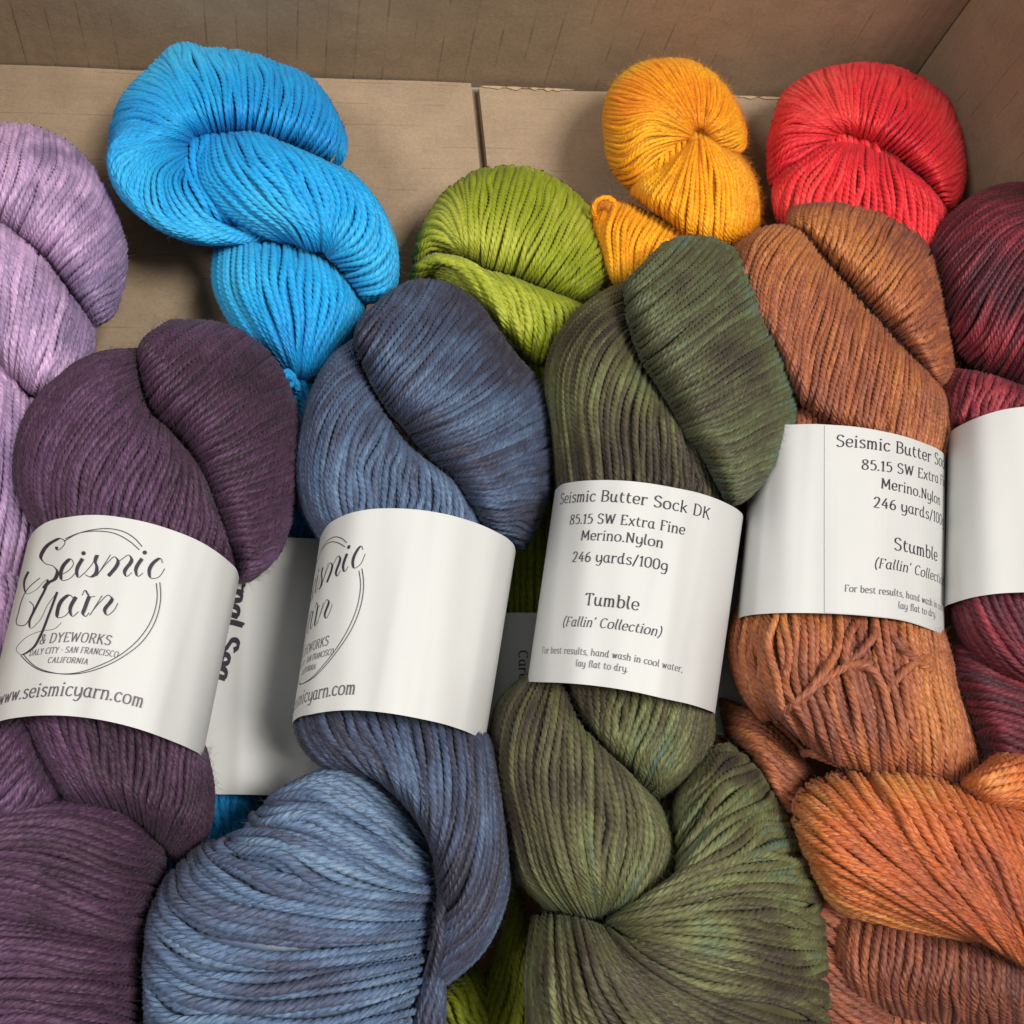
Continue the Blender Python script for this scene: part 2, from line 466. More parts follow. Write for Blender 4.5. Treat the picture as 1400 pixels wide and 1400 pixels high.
# ================================================================== back row
blue = skein("bright sky blue twisted skein lying between the lilac and the lime skeins", (400, 300), 0.03, G_BACK)
lobe(blue, M_BLUE, T(0, 0, 2.5, """
690,540 720,640 820,740 940,812
665,530 620,620 680,730 800,800 920,822
655,515 540,600 560,720 680,810 800,828
650,500 480,560 440,640 500,740 640,815
655,490 500,480 385,510 385,590 430,670
660,480 560,440 440,420 385,470
670,470 600,390 500,330 430,330
690,465 640,370 580,270 520,235
720,462 680,350 620,240 590,168
780,455 770,340 740,230 700,172
850,460 860,350 850,250 830,185
930,480 960,380 970,280 950,225
1010,505 1060,420 1080,330 1060,275
1080,540 1130,480 1140,410 1120,350
1150,575 1170,545 1178,500 1165,440"""), 0.032, 0.030, r=0.00122, u1=(0.0, 0.75), v0=(0.3, 0.25), v1=(0.2, 0.25))
lobe(blue, M_BLUE, T(0, 0, 2.5, """
690,500 680,600 740,700 860,780 960,830
725,475 740,580 830,690 940,770 1020,840
790,460 840,560 940,680 1020,770 1060,860
870,455 930,540 1010,660 1080,780 1100,860
960,490 1030,560 1090,680 1110,790 1110,865
1050,530 1130,590 1170,680 1150,790 1115,870
1140,570 1210,640 1240,740 1200,830 1120,880
1200,600 1280,700 1300,800 1250,880 1150,905
1250,650 1320,780 1335,870 1290,940 1190,960
1300,720 1345,860 1345,930 1310,990 1230,1010
1335,820 1350,920 1345,970 1310,1015 1250,1035"""), 0.035, 0.032, r=0.00122, u0=(0.45, 0.35), u1=(0.35, 0.35), v0=(0.3, 0.3), v1=(0.0, 0.5))
lobe(blue, M_BLUE, T(0, 0, 2.5, """
560,430 560,560 640,760
660,420 660,560 760,760
760,420 780,560 880,770
900,440 930,580 1000,780"""), 0.032, 0.019, r=0.0012, u0=(0.6, 0.3), u1=(0.6, 0.3), fz=0)
lobe(blue, M_BLUE, T(0, 0, 2.5, """
742,850 735,960 800,1110 900,1220 990,1290
800,832 800,980 870,1120 940,1220 1000,1290
880,830 890,980 930,1110 975,1210 1010,1290
960,835 970,980 990,1110 1005,1210 1020,1290
1040,855 1050,980 1050,1110 1040,1220 1030,1295
1110,890 1130,1000 1110,1110 1070,1220 1040,1300
1180,950 1190,1040 1150,1140 1100,1230 1055,1305
1245,1030 1220,1110 1170,1180 1110,1260 1065,1310"""), 0.028, 0.030, r=0.00122, u0=(0.4, 0.3), u1=(0.25, 0.6), v0=(0.0, 0.5), v1=(0.2, 0.4))
lobe(blue, M_BLUE, T(0, 0, 1, """
395,514 398,540 402,565 395,600
402,516 405,545 410,575 412,610
410,516 414,545 420,580 425,610
420,518 428,550 434,580 440,610"""), 0.030, 0.012, r=0.0012, u0=(0.3, 0.3), u1=(0.3, 0.3), fz=200)
strand(blue, M_BLUE, [(385, 512), (392, 508), (400, 514), (401, 524), (393, 528), (386, 520), (392, 514), (404, 522), (408, 536)], 0.044, 0.0011, name='tie_strand')
lobe(blue, M_BLUE, T(0, 0, 1, """
300,560 300,650 300,760
350,560 352,650 350,760
400,560 404,650 400,760
450,560 455,650 450,760"""), 0.022, 0.016, r=0.0012, u0=(0.8, 0.2), u1=(0.8, 0.2), v0=(0, .4), v1=(0, .4), fz=0)
lobe(blue, M_BLUE, T(0, 0, 1, """
150,1130 160,1280 165,1440
200,1130 205,1280 210,1440
250,1130 250,1280 255,1440
300,1130 300,1280 300,1440
350,1130 350,1280 350,1440"""), 0.024, 0.017, r=0.0012, u0=(0.8, 0.2), u1=(0.8, 0.2), v0=(0, .4), v1=(0, .4), fz=0)
lobe(blue, M_BLUE, T(0, 0, 1, """
250,1070 255,1130 262,1200
285,1070 290,1130 296,1200
318,1070 322,1130 330,1200
350,1070 355,1130 362,1200"""), 0.022, 0.019, r=0.0012, u0=(0.8, 0.2), u1=(0.8, 0.2), v0=(0, .4), v1=(0, .4), fz=0)

lilac = skein("lilac and mauve variegated skein at the left edge, touching the dark plum skein", (60, 400), 0.03, G_BACK)
lobe(lilac, M_LILAC, T(0, 0, 2.5, """
-160,720 -150,600 -120,500 -80,440
-20,750 20,620 60,500 70,432
50,800 100,660 150,540 150,450
100,835 170,700 230,590 240,500
140,865 230,740 300,640 310,570
180,910 270,800 350,710 370,670
215,960 310,870 390,790 405,770
250,1010 340,930 410,870 425,850
275,1050 350,990 405,950 425,920
300,1090 350,1050 390,1020 410,990
315,1118 340,1100 370,1080 390,1050"""), 0.036, 0.032, r=0.00108, u1=(0.0, 0.75), v1=(0.2, 0.3))
lobe(lilac, M_LILAC, T(0, 0, 2.5, """
-100,760 -120,950 -120,1150 -80,1240
10,770 0,950 -10,1120 0,1240
70,815 50,980 30,1140 30,1280
130,870 110,1030 80,1180 70,1310
190,940 170,1080 130,1220 100,1340
240,1010 220,1130 180,1260 130,1350
280,1060 270,1180 230,1280 180,1360
318,1120 312,1200 290,1290 250,1360"""), 0.040, 0.031, r=0.00108, u0=(0.4, 0.3), u1=(0.35, 0.35), v0=(.5, .3), v1=(0.0, 0.45))
lobe(lilac, M_LILAC, T(0, 0, 1, """
-70,500 -80,640 -70,780
-10,505 -20,640 -40,790
15,520 8,650 -12,800
38,540 35,655 12,805
62,555 62,665 38,800
85,570 85,680 60,790"""), 0.036, 0.028, r=0.00108, u0=(0.45, 0.3), u1=(0.4, 0.3), v0=(.5, .3), v1=(0.3, 0.45))
lobe(lilac, M_LILAC, T(0, 0, 1, """
-60,440 -60,560 -60,700
0,440 0,560 0,700
40,450 40,560 40,700"""), 0.036, 0.020, r=0.00108, u0=(0.6, 0.3), u1=(0.6, 0.3), fz=0)
lobe(lilac, M_LILAC, T(0, 0, 1, """
-70,740 -75,830 -70,910
-15,745 -10,830 -12,905
15,755 18,830 8,900
45,775 45,840 30,900
70,790 68,850 50,900"""), 0.032, 0.026, r=0.00108, u0=(0.45, 0.3), u1=(0.6, 0.3), v0=(.5, .3), v1=(0.3, 0.45))

lime = skein("lime green skein in the middle of the box behind the denim blue skein", (700, 320), 0.03, G_BACK)
lobe(lime, M_LIME, T(420, 0, 2.5, """
540,885 480,855 420,862 368,905
538,875 490,800 430,770 400,785
545,875 530,770 500,690 475,665
570,890 570,770 570,660 578,595
610,915 630,790 650,670 670,578
660,935 700,810 740,680 770,588
720,950 770,840 820,720 850,622
770,970 830,870 890,760 920,675
810,990 880,900 940,810 980,745
850,1005 920,930 980,860 1020,810
880,1020 950,960 1010,910 1047,870
910,1030 970,985 1020,950 1057,930
930,1037 970,1010 1010,990 1045,970"""), 0.029, 0.028, r=0.00128, u1=(0.0, 0.75), v0=(.3, .3), v1=(0.2, 0.25))
lobe(lime, M_LIME, T(420, 0, 2.5, """
358,965 410,935 470,965 520,1010
372,910 450,900 530,960 580,1030
430,875 520,910 600,1000 640,1090
510,885 600,940 660,1050 690,1150
600,925 670,1000 710,1100 730,1190
680,945 740,1030 760,1130 765,1220
760,975 810,1060 820,1150 800,1240
830,1000 880,1060 880,1130 830,1220
890,1025 925,1060 920,1110 860,1190
925,1040 945,1070 930,1110 890,1150"""), 0.030, 0.029, r=0.00125, u0=(0.35, 0.3), u1=(0.4, 0.4), v0=(0.0, 0.35), v1=(0.25, 0.3))
lobe(lime, M_LIME, T(0, 0, 1, """
640,480 645,640 650,860
680,500 685,650 688,860
720,500 722,650 724,860
760,490 765,650 762,860
800,480 808,650 800,860"""), 0.024, 0.020, r=0.00125, u0=(0.6, 0.2), u1=(0.8, 0.2), v0=(0, .4), v1=(0, .4), fz=100)
lobe(lime, M_LIME, T(0, 0, 1, """
700,1200 684,1290 655,1370 640,1450
716,1240 698,1320 680,1390 668,1460
726,1270 712,1340 700,1400 695,1460
735,1280 732,1345 728,1400 722,1460
748,1285 752,1345 755,1400 755,1460"""), 0.030, 0.018, r=0.0011, u0=(0.4, 0.3), u1=(0.8, 0.2), v0=(0, .4), v1=(.3, .4), fz=200)
lobe(lime, M_LIME, T(0, 0, 1, """
650,1315 664,1350 676,1385 690,1440
630,1330 650,1365 662,1395 672,1445
610,1345 628,1375 645,1405 655,1450
590,1360 605,1385 618,1415 625,1460"""), 0.030, 0.016, r=0.0011, u0=(0.2, 0.4), u1=(0.8, 0.2), v0=(.3, .4), v1=(.3, .4), fz=200)

orange = skein("bright orange skein with a curled strand end, beside the red skein", (920, 220), 0.03, G_BACK)
lobe(orange, M_ORANGE, T(840, 0, 2.5, """
120,420 100,560 90,680
220,380 210,520 210,700
300,380 300,520 300,700
380,420 390,540 400,700"""), 0.034, 0.023, r=0.0011, u0=(0.5, 0.4), u1=(0.5, 0.3), v0=(0.3, 0.4), fz=0)
lobe(orange, M_ORANGE, T(840, 0, 2.5, """
265,485 180,565 110,632 62,652
262,475 140,510 40,580 -3,580
265,465 120,440 10,490 -28,480
268,455 130,380 20,390 -32,380
272,445 150,340 50,300 0,290
278,440 190,320 110,250 70,230
285,435 240,310 190,230 160,207
295,435 290,320 270,250 250,212
305,440 340,350 340,290 320,245
315,450 375,390 390,340 375,300
325,465 390,430 420,400 415,365
340,490 400,470 430,460 440,430
370,520 410,520 435,510 445,490"""), 0.034, 0.030, r=0.00108, u0=(0.8, 0.4), u1=(0.0, 0.75), v0=(0.35, 0.3), v1=(0.2, 0.25), fz=1400)
lobe(orange, M_ORANGE, T(840, 0, 2.5, """
262,475 150,560 80,620 60,665
265,480 185,600 130,680 130,720
270,480 220,620 195,710 200,770
280,480 265,620 255,730 255,820
295,475 310,610 310,730 310,850
310,470 360,590 370,710 360,850
330,480 410,590 425,700 410,840
360,500 440,590 465,690 450,820
400,510 460,590 492,690 495,790"""), 0.034, 0.030, r=0.00108, u0=(0.8, 0.4), u1=(0.35, 0.3), v0=(0.3, 0.3), v1=(0.0, 0.35), fz=1400)
lobe(orange, M_ORANGE, T(420, 0, 2.5, """
985,690 970,760 1000,840 1030,920
1050,690 1020,780 1030,870 1050,970
1110,700 1070,790 1070,880 1080,980
1170,730 1120,810 1110,890 1110,980
1230,760 1180,830 1160,900 1150,980
1290,790 1240,850 1210,910 1190,980
1340,820 1290,870 1250,920 1220,980"""), 0.029, 0.027, r=0.00108, u0=(0.3, 0.3), u1=(0.5, 0.3), v0=(0.0, 0.4), v1=(0.35, 0.3), fz=1200)
strand(orange, M_ORANGE, [(822, 306), (815, 297), (812, 287), (815, 277), (824, 271), (835, 272), (841, 279), (839, 290), (832, 302)],
       [0.038, 0.044, 0.048, 0.05, 0.052, 0.053, 0.052, 0.05, 0.046], 0.00098, name='loose_strand', fz=80)
lobe(orange, M_ORANGE, T(0, 0, 1, """
960,1005 962,1040 965,1090
990,1005 992,1040 995,1090
1020,1005 1022,1040 1025,1090
1050,1005 1052,1040 1055,1090"""), 0.022, 0.017, r=0.0011, u0=(0.8, 0.2), u1=(0.8, 0.2), v0=(0, .4), v1=(0, .4), fz=0)

red = skein("bright red skein in the back right corner of the box", (1180, 210), 0.03, G_BACK)
lobe(red, M_RED, T(840, 0, 2.5, """
548,480 552,540 560,600
650,400 650,500 650,620
780,380 780,500 790,640
900,400 930,520 960,660
1000,480 1040,580 1070,700"""), 0.034, 0.021, r=0.0012, u0=(0.4, 0.4), u1=(0.5, 0.3), v0=(0.3, 0.4), fz=0)
lobe(red, M_RED, T(840, 0, 2.5, """
775,474 720,540 650,610 575,665
776,470 700,510 610,575 540,630
780,466 680,475 590,500 532,555
785,463 680,440 590,440 533,485
790,462 700,420 620,390 550,415
790,460 700,400 620,355 572,345
800,462 730,370 680,300 655,270
815,468 780,360 760,280 745,237
835,480 840,370 850,280 860,223
860,490 900,390 930,300 950,235
890,505 960,410 1000,330 1025,265
930,525 1010,440 1060,370 1085,300
970,550 1050,480 1110,410 1132,345
1010,580 1080,530 1140,470 1168,425
1050,610 1110,580 1160,540 1187,510
1080,650 1130,630 1170,610 1192,590
1105,690 1140,680 1165,670 1182,650
1120,715 1140,715 1150,710 1160,700"""), 0.034, 0.031, r=0.00122, u1=(0.0, 0.75), v0=(0.3, .25), v1=(0.2, 0.25), fz=700)
lobe(red, M_RED, T(840, 0, 2.5, """
775,474 690,520 620,560 560,610 545,680
782,474 690,530 610,600 570,670 562,750
790,472 700,540 620,620 600,700 610,800
805,480 755,570 710,660 690,750 690,840
825,488 800,590 780,700 770,790 765,870
850,492 845,600 840,720 835,810 830,890
890,508 900,620 905,730 900,820 890,900
935,530 965,640 970,740 965,830 955,910
990,565 1030,660 1040,750 1040,840 1025,910
1050,615 1095,690 1100,760 1090,830 1065,910
1100,680 1130,730 1128,780 1112,840 1085,900"""), 0.036, 0.031, r=0.00122, u0=(0.4, 0.3), u1=(0.3, 0.4), v0=(0.25, 0.4), v1=(0.3, 0.3), fz=600)

# ================================================================== front row
plum = skein("dark plum purple skein with the round logo band facing up", (160, 800), 0.07, G_FRONT)
lobe(plum, M_PLUM, T(0, 420, 2.5, """
475,155 500,110 540,80 580,55
480,220 540,150 610,90 680,52
500,310 600,200 700,120 770,68
550,395 670,270 790,170 860,110
620,450 740,330 860,240 940,190
650,500 780,410 910,320 990,290
670,570 800,500 930,430 1015,390
700,640 820,590 940,540 1025,500
735,710 840,680 940,640 1015,610
765,770 850,755 930,730 995,710
790,830 860,825 920,810 970,790
815,900 860,885 900,870 940,850
820,935 840,930 860,920 880,905"""), 0.060, 0.031, r=0.00094, u0=(0.4, 0.35), u1=(0.0, 0.75), v0=(0.3, 0.25), v1=(0.25, 0.25), zs=0.01)
lobe(plum, M_PLUM, T(0, 420, 2.5, """
470,145 330,165 170,270 70,430 52,580 105,730
470,180 340,220 200,340 120,480 110,620 150,770
475,240 370,300 260,420 200,540 190,660 210,780
490,310 420,390 340,500 290,600 280,690 290,790
520,370 480,460 420,560 380,650 370,790
560,400 550,500 510,600 470,680 455,800
600,450 620,560 600,660 570,740 555,820
635,490 680,610 690,710 670,840
650,510 720,650 755,760 770,880
660,540 750,700 790,800 815,930"""), 0.062, 0.033, r=0.00092, u0=(0.35, 0.3), u1=(0.75, 0.2), v0=(0.0, 0.4), v1=(0.15, 0.3), zs=0.01)
# below the band
lobe(plum, M_PLUM, T(0, 840, 2.5, """
60,320 110,450 170,560 250,660
150,310 190,440 250,550 320,660
250,310 280,440 320,550 380,670
350,320 370,460 390,570 430,690
450,340 460,480 460,590 480,720
560,380 560,520 540,650 530,770
640,410 640,560 610,690 560,800
690,450 700,600 670,720 590,830
696,470 722,610 705,740 620,850"""), 0.064, 0.034, r=0.00092, u0=(0.8, 0.2), u1=(0.2, 0.4), v0=(0.2, 0.3), v1=(0.0, 0.4), zs=0.01)
lobe(plum, M_PLUM, T(0, 840, 2.5, """
20,330 -60,450 -160,560
100,380 0,500 -100,620
120,460 50,560 -60,680
160,540 90,640 0,720
210,610 150,670 80,740"""), 0.062, 0.028, r=0.00092, u0=(0.3, 0.3), u1=(0.5, 0.3), v0=(.5, .3))
lobe(plum, M_PLUM, T(0, 840, 2.5, """
-160,690 50,662 250,645 420,655 520,715
-160,750 50,705 250,695 430,735 558,795
-160,800 50,765 250,785 430,845 562,890
-160,850 50,840 250,890 420,945 548,975
-160,900 50,920 250,985 420,1035 525,1055
-160,960 50,980 250,1045 420,1085 508,1100
-160,1030 50,1040 250,1080 420,1110 500,1120"""), 0.070, 0.034, r=0.00112, u0=(0.7, 0.3), u1=(0.0, 0.6), v0=(0.0, 0.45), v1=(0.45, 0.35), zs=0.02)
lobe(plum, M_PLUM, T(0, 840, 2.5, """
-160,1040 50,1050 250,1085 400,1112 492,1118
-160,1130 50,1120 250,1140 400,1160 497,1170
-160,1210 50,1200 250,1220 400,1230 497,1240
-160,1290 50,1280 250,1290 400,1310 492,1320
-160,1370 50,1340 250,1370 400,1390 487,1400
-160,1450 50,1430 250,1450 400,1470 482,1480
-160,1540 50,1520 250,1530 400,1540 475,1550"""), 0.072, 0.032, r=0.00112, u0=(0.7, 0.3), u1=(0.0, 0.6), v0=(0.45, 0.3), v1=(0.4, 0.35), zs=0.02)

denim = skein("denim blue and slate skein with its white band turned so only half the logo shows", (560, 800), 0.07, G_FRONT)
lobe(denim, M_DENIM, T(370, 360, 3.415, """
395,345 415,280 465,230 540,160
400,400 470,290 550,190 630,105
440,490 540,340 640,210 720,87
480,580 610,400 720,260 820,100
520,650 650,480 790,310 900,140
560,710 700,540 850,350 970,200
600,745 760,590 920,400 1035,285
620,765 800,640 970,490 1085,360
640,790 850,690 1040,560 1145,440
680,840 880,760 1080,640 1215,515
730,890 910,840 1120,730 1275,610
780,940 940,910 1140,820 1307,740
830,985 980,970 1160,900 1317,850
860,1030 1010,1030 1180,980 1317,940
890,1080 1040,1090 1180,1060 1302,1040
930,1130 1050,1150 1170,1140 1272,1140
960,1190 1060,1220 1140,1230 1225,1250
1000,1210 1070,1270 1130,1300 1175,1330"""), 0.062, 0.032, r=0.00100, u0=(0.35, 0.35), u1=(0.0, 0.75), v0=(0.2, 0.25), v1=(0.2, 0.25), zs=0.01)
lobe(denim, M_DENIM_B, T(370, 360, 3.415, """
395,355 300,430 200,600 150,760 110,930 130,1100 235,1290
420,470 330,520 230,660 180,820 160,980 190,1140 285,1300
450,540 370,620 290,750 250,890 240,1030 260,1160 335,1290
500,630 430,720 370,830 340,950 330,1060 350,1170 405,1290
545,710 500,790 460,890 430,990 430,1080 440,1270
580,770 560,850 530,950 520,1050 520,1250
620,830 630,900 620,1000 610,1090 600,1240
680,890 720,970 720,1060 710,1130 700,1240
760,950 810,1030 820,1100 810,1250
830,1000 890,1090 920,1150 930,1280
870,1040 930,1120 970,1180 990,1310"""), 0.060, 0.034, r=0.00096, u0=(0.3, 0.3), u1=(0.75, 0.2), v0=(0.0, 0.4), v1=(0.2, 0.3), zs=0.01)
# below the band
lobe(denim, M_DENIM, T(420, 840, 2.5, """
-40,330 -25,420 40,500 110,530
40,310 90,430 150,500 220,550
140,310 190,430 250,520 300,610
250,315 290,450 330,560 370,690
350,330 380,490 400,630 425,790
450,350 470,520 475,700 445,880
540,380 555,580 530,800 450,980
590,400 610,640 600,850 520,1040 425,1100
620,430 650,650 650,880 570,1080 422,1200
635,470 672,720 682,920 605,1130 415,1300"""), 0.071, 0.035, r=0.00100, u0=(0.75, 0.2), u1=(0.25, 0.4), v0=(0.35, 0.25), v1=(0.0, 0.4), zs=0.05)
lobe(denim, M_DENIM_B, T(0, 0, 1, """
619,1194 572,1130 525,1075 475,1050 428,1062
621,1204 560,1150 500,1100 440,1072 383,1082
622,1212 550,1175 480,1128 420,1105 356,1110
622,1219 540,1200 470,1165 400,1140 335,1135
621,1226 530,1215 450,1192 375,1162 310,1155
619,1239 520,1233 430,1215 350,1188 295,1152
617,1251 510,1252 400,1240 312,1210 272,1178 268,1163
616,1262 500,1275 375,1272 285,1248 245,1214 250,1182
612,1280 490,1302 350,1305 258,1278 221,1242 226,1206
609,1300 470,1332 340,1337 240,1310 209,1274 209,1245
604,1326 470,1362 335,1372 232,1346 203,1312 203,1290
599,1356 460,1397 330,1407 226,1386 202,1352 203,1332
594,1404 450,1440 330,1446 222,1426 203,1394 205,1378
589,1454 450,1490 330,1500 218,1480 206,1446 208,1430"""), 0.071, 0.036, r=0.00124, zu=0.018, u0=(0.2, 0.3), u1=(0.0, 0.5), v0=(0.1, 0.35), v1=(0.5, 0.3), zs=0.02, jit=1.6)
lobe(denim, M_DENIM, T(0, 0, 1, """
592,1290 584,1320 572,1360 560,1440
600,1305 592,1340 584,1380 575,1440
606,1330 600,1360 596,1400 590,1440
604,1360 604,1380 602,1410 600,1440"""), 0.074, 0.020, r=0.0011, u0=(0.3, 0.4), u1=(0.7, 0.3), fz=100)
for pts in ([(597, 1185), (602, 1215), (602, 1250), (596, 1290), (582, 1340)], [(601, 1200), (606, 1240), (603, 1290), (592, 1340), (574, 1390)], [(590, 1180), (596, 1210), (596, 1250), (588, 1300)]):
    strand(denim, M_DENIM, pts, hug(denim, pts, 0.0003), 0.00105)
pts = [(346, 1116), (352, 1126), (366, 1138), (392, 1150), (430, 1166)]
strand(denim, M_DENIM, pts, hug(denim, pts, [-0.001, 0.001, 0.001, 0.0008, -0.001]), 0.0014)
pts = [(316, 1172), (303, 1163), (312, 1148), (345, 1139), (395, 1147), (450, 1170), (500, 1196)]
strand(denim, M_DENIM_B, pts, hug(denim, pts, [-0.002, 0.0, 0.001, 0.001, 0.0008, 0.0006, -0.001]), 0.0014)

olive = skein("olive green skein with a fully readable text band, between the denim blue and rust skeins", (860, 800), 0.07, G_FRONT)
lobe(olive, M_OLIVE_B, T(680, 280, 3.182, """
555,345 600,285 655,235 720,178
556,400 640,310 720,230 800,150
560,460 680,350 790,260 890,147
580,540 730,410 860,300 985,176
605,620 770,480 920,360 1065,228
640,700 820,560 980,430 1135,310
690,770 870,630 1030,510 1195,400
730,840 900,720 1070,600 1232,510
770,910 930,810 1110,690 1262,600
790,960 960,880 1150,770 1295,690
810,1010 980,960 1160,860 1308,790
860,1050 1000,1030 1170,940 1305,880
890,1090 1020,1090 1170,1020 1290,960
920,1140 1030,1150 1150,1090 1268,1050
950,1200 1040,1200 1130,1160 1235,1120
980,1250 1050,1250 1110,1220 1175,1190
1005,1300 1050,1290 1080,1275 1110,1250"""), 0.075, 0.031, r=0.00098, u0=(0.35, 0.3), u1=(0.0, 0.75), v0=(0.15, 0.3), v1=(0.2, 0.25), zs=0.01)
lobe(olive, M_OLIVE, T(680, 280, 3.182, """
560,335 440,395 320,500 238,630 212,780 235,950 255,1230
560,400 450,450 350,550 280,680 265,830 280,1000 310,1260
565,470 470,530 390,640 350,780 350,930 370,1070 400,1260
590,560 520,640 460,760 430,890 440,1040 470,1260
620,660 580,750 540,870 530,1000 545,1100 560,1260
670,760 650,870 640,990 640,1100 650,1260
720,840 730,940 740,1040 740,1120 745,1270
770,930 800,1020 820,1120 835,1290
800,1000 870,1090 905,1170 920,1310
860,1060 920,1150 965,1240 990,1340"""), 0.064, 0.034, r=0.00094, u0=(0.35, 0.3), u1=(0.75, 0.2), v0=(0.0, 0.4), v1=(0.2, 0.3), zs=0.01)
# below the band
lobe(olive, M_OLIVE, T(640, 920, 2.8, """
230,10 128,110 90,300 132,560 180,770 300,900
260,10 170,160 140,340 185,580 240,780 350,915
300,15 230,180 200,380 250,600 310,800 400,930
340,20 310,210 280,400 310,620 370,810 440,940
372,80 370,260 360,430 380,640 430,820 480,945
420,190 440,320 440,480 450,660 480,830 500,940
480,260 510,370 520,520 510,690 510,840 505,940
530,310 580,430 600,560 580,720 540,860 510,940
570,350 650,460 680,590 660,740 590,870 520,930
620,400 710,530 760,640 740,760 650,870 540,920
650,430 755,570 785,680 772,780 680,860 560,915"""), 0.072, 0.035, r=0.00102, u0=(0.6, 0.2), u1=(0.2, 0.35), v0=(0.0, 0.4), v1=(0.2, 0.3), zs=0.02)
lobe(olive, M_OLIVE, T(640, 920, 2.8, """
340,10 375,80 420,150 450,210
440,20 445,110 470,180 500,250
540,30 530,140 530,220 550,320
640,40 620,170 590,260 590,360
740,50 710,200 660,300 640,410
830,70 800,230 740,340 680,450
900,100 880,260 810,380 710,480
925,120 924,270 862,390 725,495"""), 0.066, 0.033, r=0.00098, u0=(0.8, 0.2), u1=(0.2, 0.4), v0=(0.2, 0.3), v1=(0.0, 0.4), zs=0.02)
lobe(olive, M_OLIVE, T(640, 920, 2.8, """
300,800 300,950 300,1100
420,800 420,950 420,1100
520,780 520,950 520,1100
640,720 660,900 660,1100
760,560 800,780 820,1060"""), 0.050, 0.016, r=0.0011, u0=(0.4, 0.4), u1=(0.4, 0.3), fz=0)
lobe(olive, M_OLIVE, T(640, 920, 2.8, """
780,600 800,480 870,370 940,295 990,280
780,680 830,560 920,430 1000,350 1068,340
790,730 870,620 970,500 1060,420 1118,395
780,790 890,690 1010,580 1110,500 1168,475
700,840 860,750 1020,650 1150,570 1218,560
600,900 800,810 980,740 1150,690 1285,670
540,940 760,860 950,780 1150,740 1325,745
530,955 750,900 980,840 1180,830 1345,850
540,965 740,940 980,900 1180,920 1355,950
550,975 740,980 980,980 1180,1010 1362,1040
560,990 740,1030 960,1070 1180,1110 1368,1140
550,1000 720,1080 940,1150 1160,1200 1370,1230
530,970 680,1110 880,1220 1130,1290 1368,1330
510,965 630,1130 800,1260 1050,1380 1310,1450
485,955 580,1130 700,1280 880,1420 1100,1520
450,945 530,1130 610,1270 740,1420 900,1540
410,935 470,1130 530,1280 610,1420 700,1540
370,930 410,1130 440,1270 500,1400 560,1540
330,925 340,1100 360,1250 400,1390 440,1540
285,925 270,1080 270,1220 290,1370 320,1540
250,930 232,1080 228,1200 240,1350 260,1540"""), 0.072, 0.038, r=0.00120, u0=(0.4, 0.3), u1=(0.0, 0.6), v0=(0.15, 0.2), v1=(0.0, 0.2), zs=0.02, jit=1.6, fz=300)

rust = skein("rust brown and copper skein with its text band cut off at the right edge", (1150, 750), 0.07, G_FRONT)
lobe(rust, M_RUST, T(960, 240, 3.5, """
430,255 418,222 420,190 440,155
510,285 500,240 500,190 520,137
560,340 560,270 570,200 600,130
610,400 630,320 650,230 680,130
660,455 690,370 730,260 772,148
700,500 750,400 810,290 865,175
750,560 820,460 890,340 955,220
800,620 880,520 960,400 1035,285
850,675 940,580 1030,460 1100,375
890,720 990,640 1080,550 1135,480
930,765 1030,700 1110,630 1165,600
970,810 1060,770 1130,720 1180,700
1010,850 1090,830 1150,800 1190,790
1050,900 1110,890 1160,880 1195,870
1090,950 1130,950 1170,940 1195,930
1130,1000 1150,1000 1175,990 1188,980"""), 0.058, 0.030, r=0.00094, u0=(0.4, 0.35), u1=(0.0, 0.75), v0=(0.2, 0.25), v1=(0.2, 0.25), zs=0.01)
lobe(rust, M_RUST, T(960, 240, 3.5, """
165,335 130,430 118,520 125,640
230,285 180,380 150,470 150,600
300,250 230,340 190,460 190,640
400,240 310,340 255,470 245,680
480,262 385,390 320,540 310,760
530,310 440,470 385,640 380,860
570,370 500,560 440,760 420,970
620,430 560,640 500,860 470,1080
680,500 630,720 570,940 530,1140
740,570 690,790 640,1000 600,1190
800,640 760,850 710,1050 680,1230
860,700 840,900 800,1080 770,1260
930,780 920,950 890,1100 860,1290
1000,850 1000,990 980,1120 950,1310
1060,910 1080,1040 1070,1150 1040,1340
1110,970 1150,1080 1155,1190 1115,1370
1140,1010 1188,1120 1203,1230 1175,1370"""), 0.062, 0.033, r=0.00092, u0=(0.25, 0.35), u1=(0.55, 0.2), v0=(0.0, 0.3), v1=(0.0, 0.3), zs=0.01)
lobe(rust, M_RUST, T(960, 240, 3.5, """
400,1080 400,1160 410,1260
480,1110 470,1180 475,1260
560,1130 550,1190 550,1260
640,1150 630,1200 630,1270"""), 0.062, 0.022, r=0.00092, u0=(0.6, 0.3), u1=(0.8, 0.2), fz=100)
lobe(rust, M_RUST, T(0, 0, 1, """
1010,985 1060,1040 1110,1100
1030,1080 1090,1130 1150,1180
1080,1200 1130,1240 1200,1290
1085,1300 1140,1350 1220,1400
1085,1400 1150,1450 1240,1480"""), 0.050, 0.024, r=0.00112, u0=(0.1, 0.4), u1=(0.5, 0.3), v0=(.2, .3), v1=(.3, .3), zs=0.02, fz=100)
lobe(rust, M_RUST, T(0, 0, 1, """
1120,1330 1130,1390 1140,1460
1200,1340 1205,1390 1210,1470
1290,1350 1290,1400 1290,1480
1380,1360 1380,1410 1380,1490
1460,1370 1460,1420 1460,1500"""), 0.040, 0.024, r=0.00112, u0=(0.4, 0.3), u1=(0.4, 0.4), zs=0.02, fz=100)
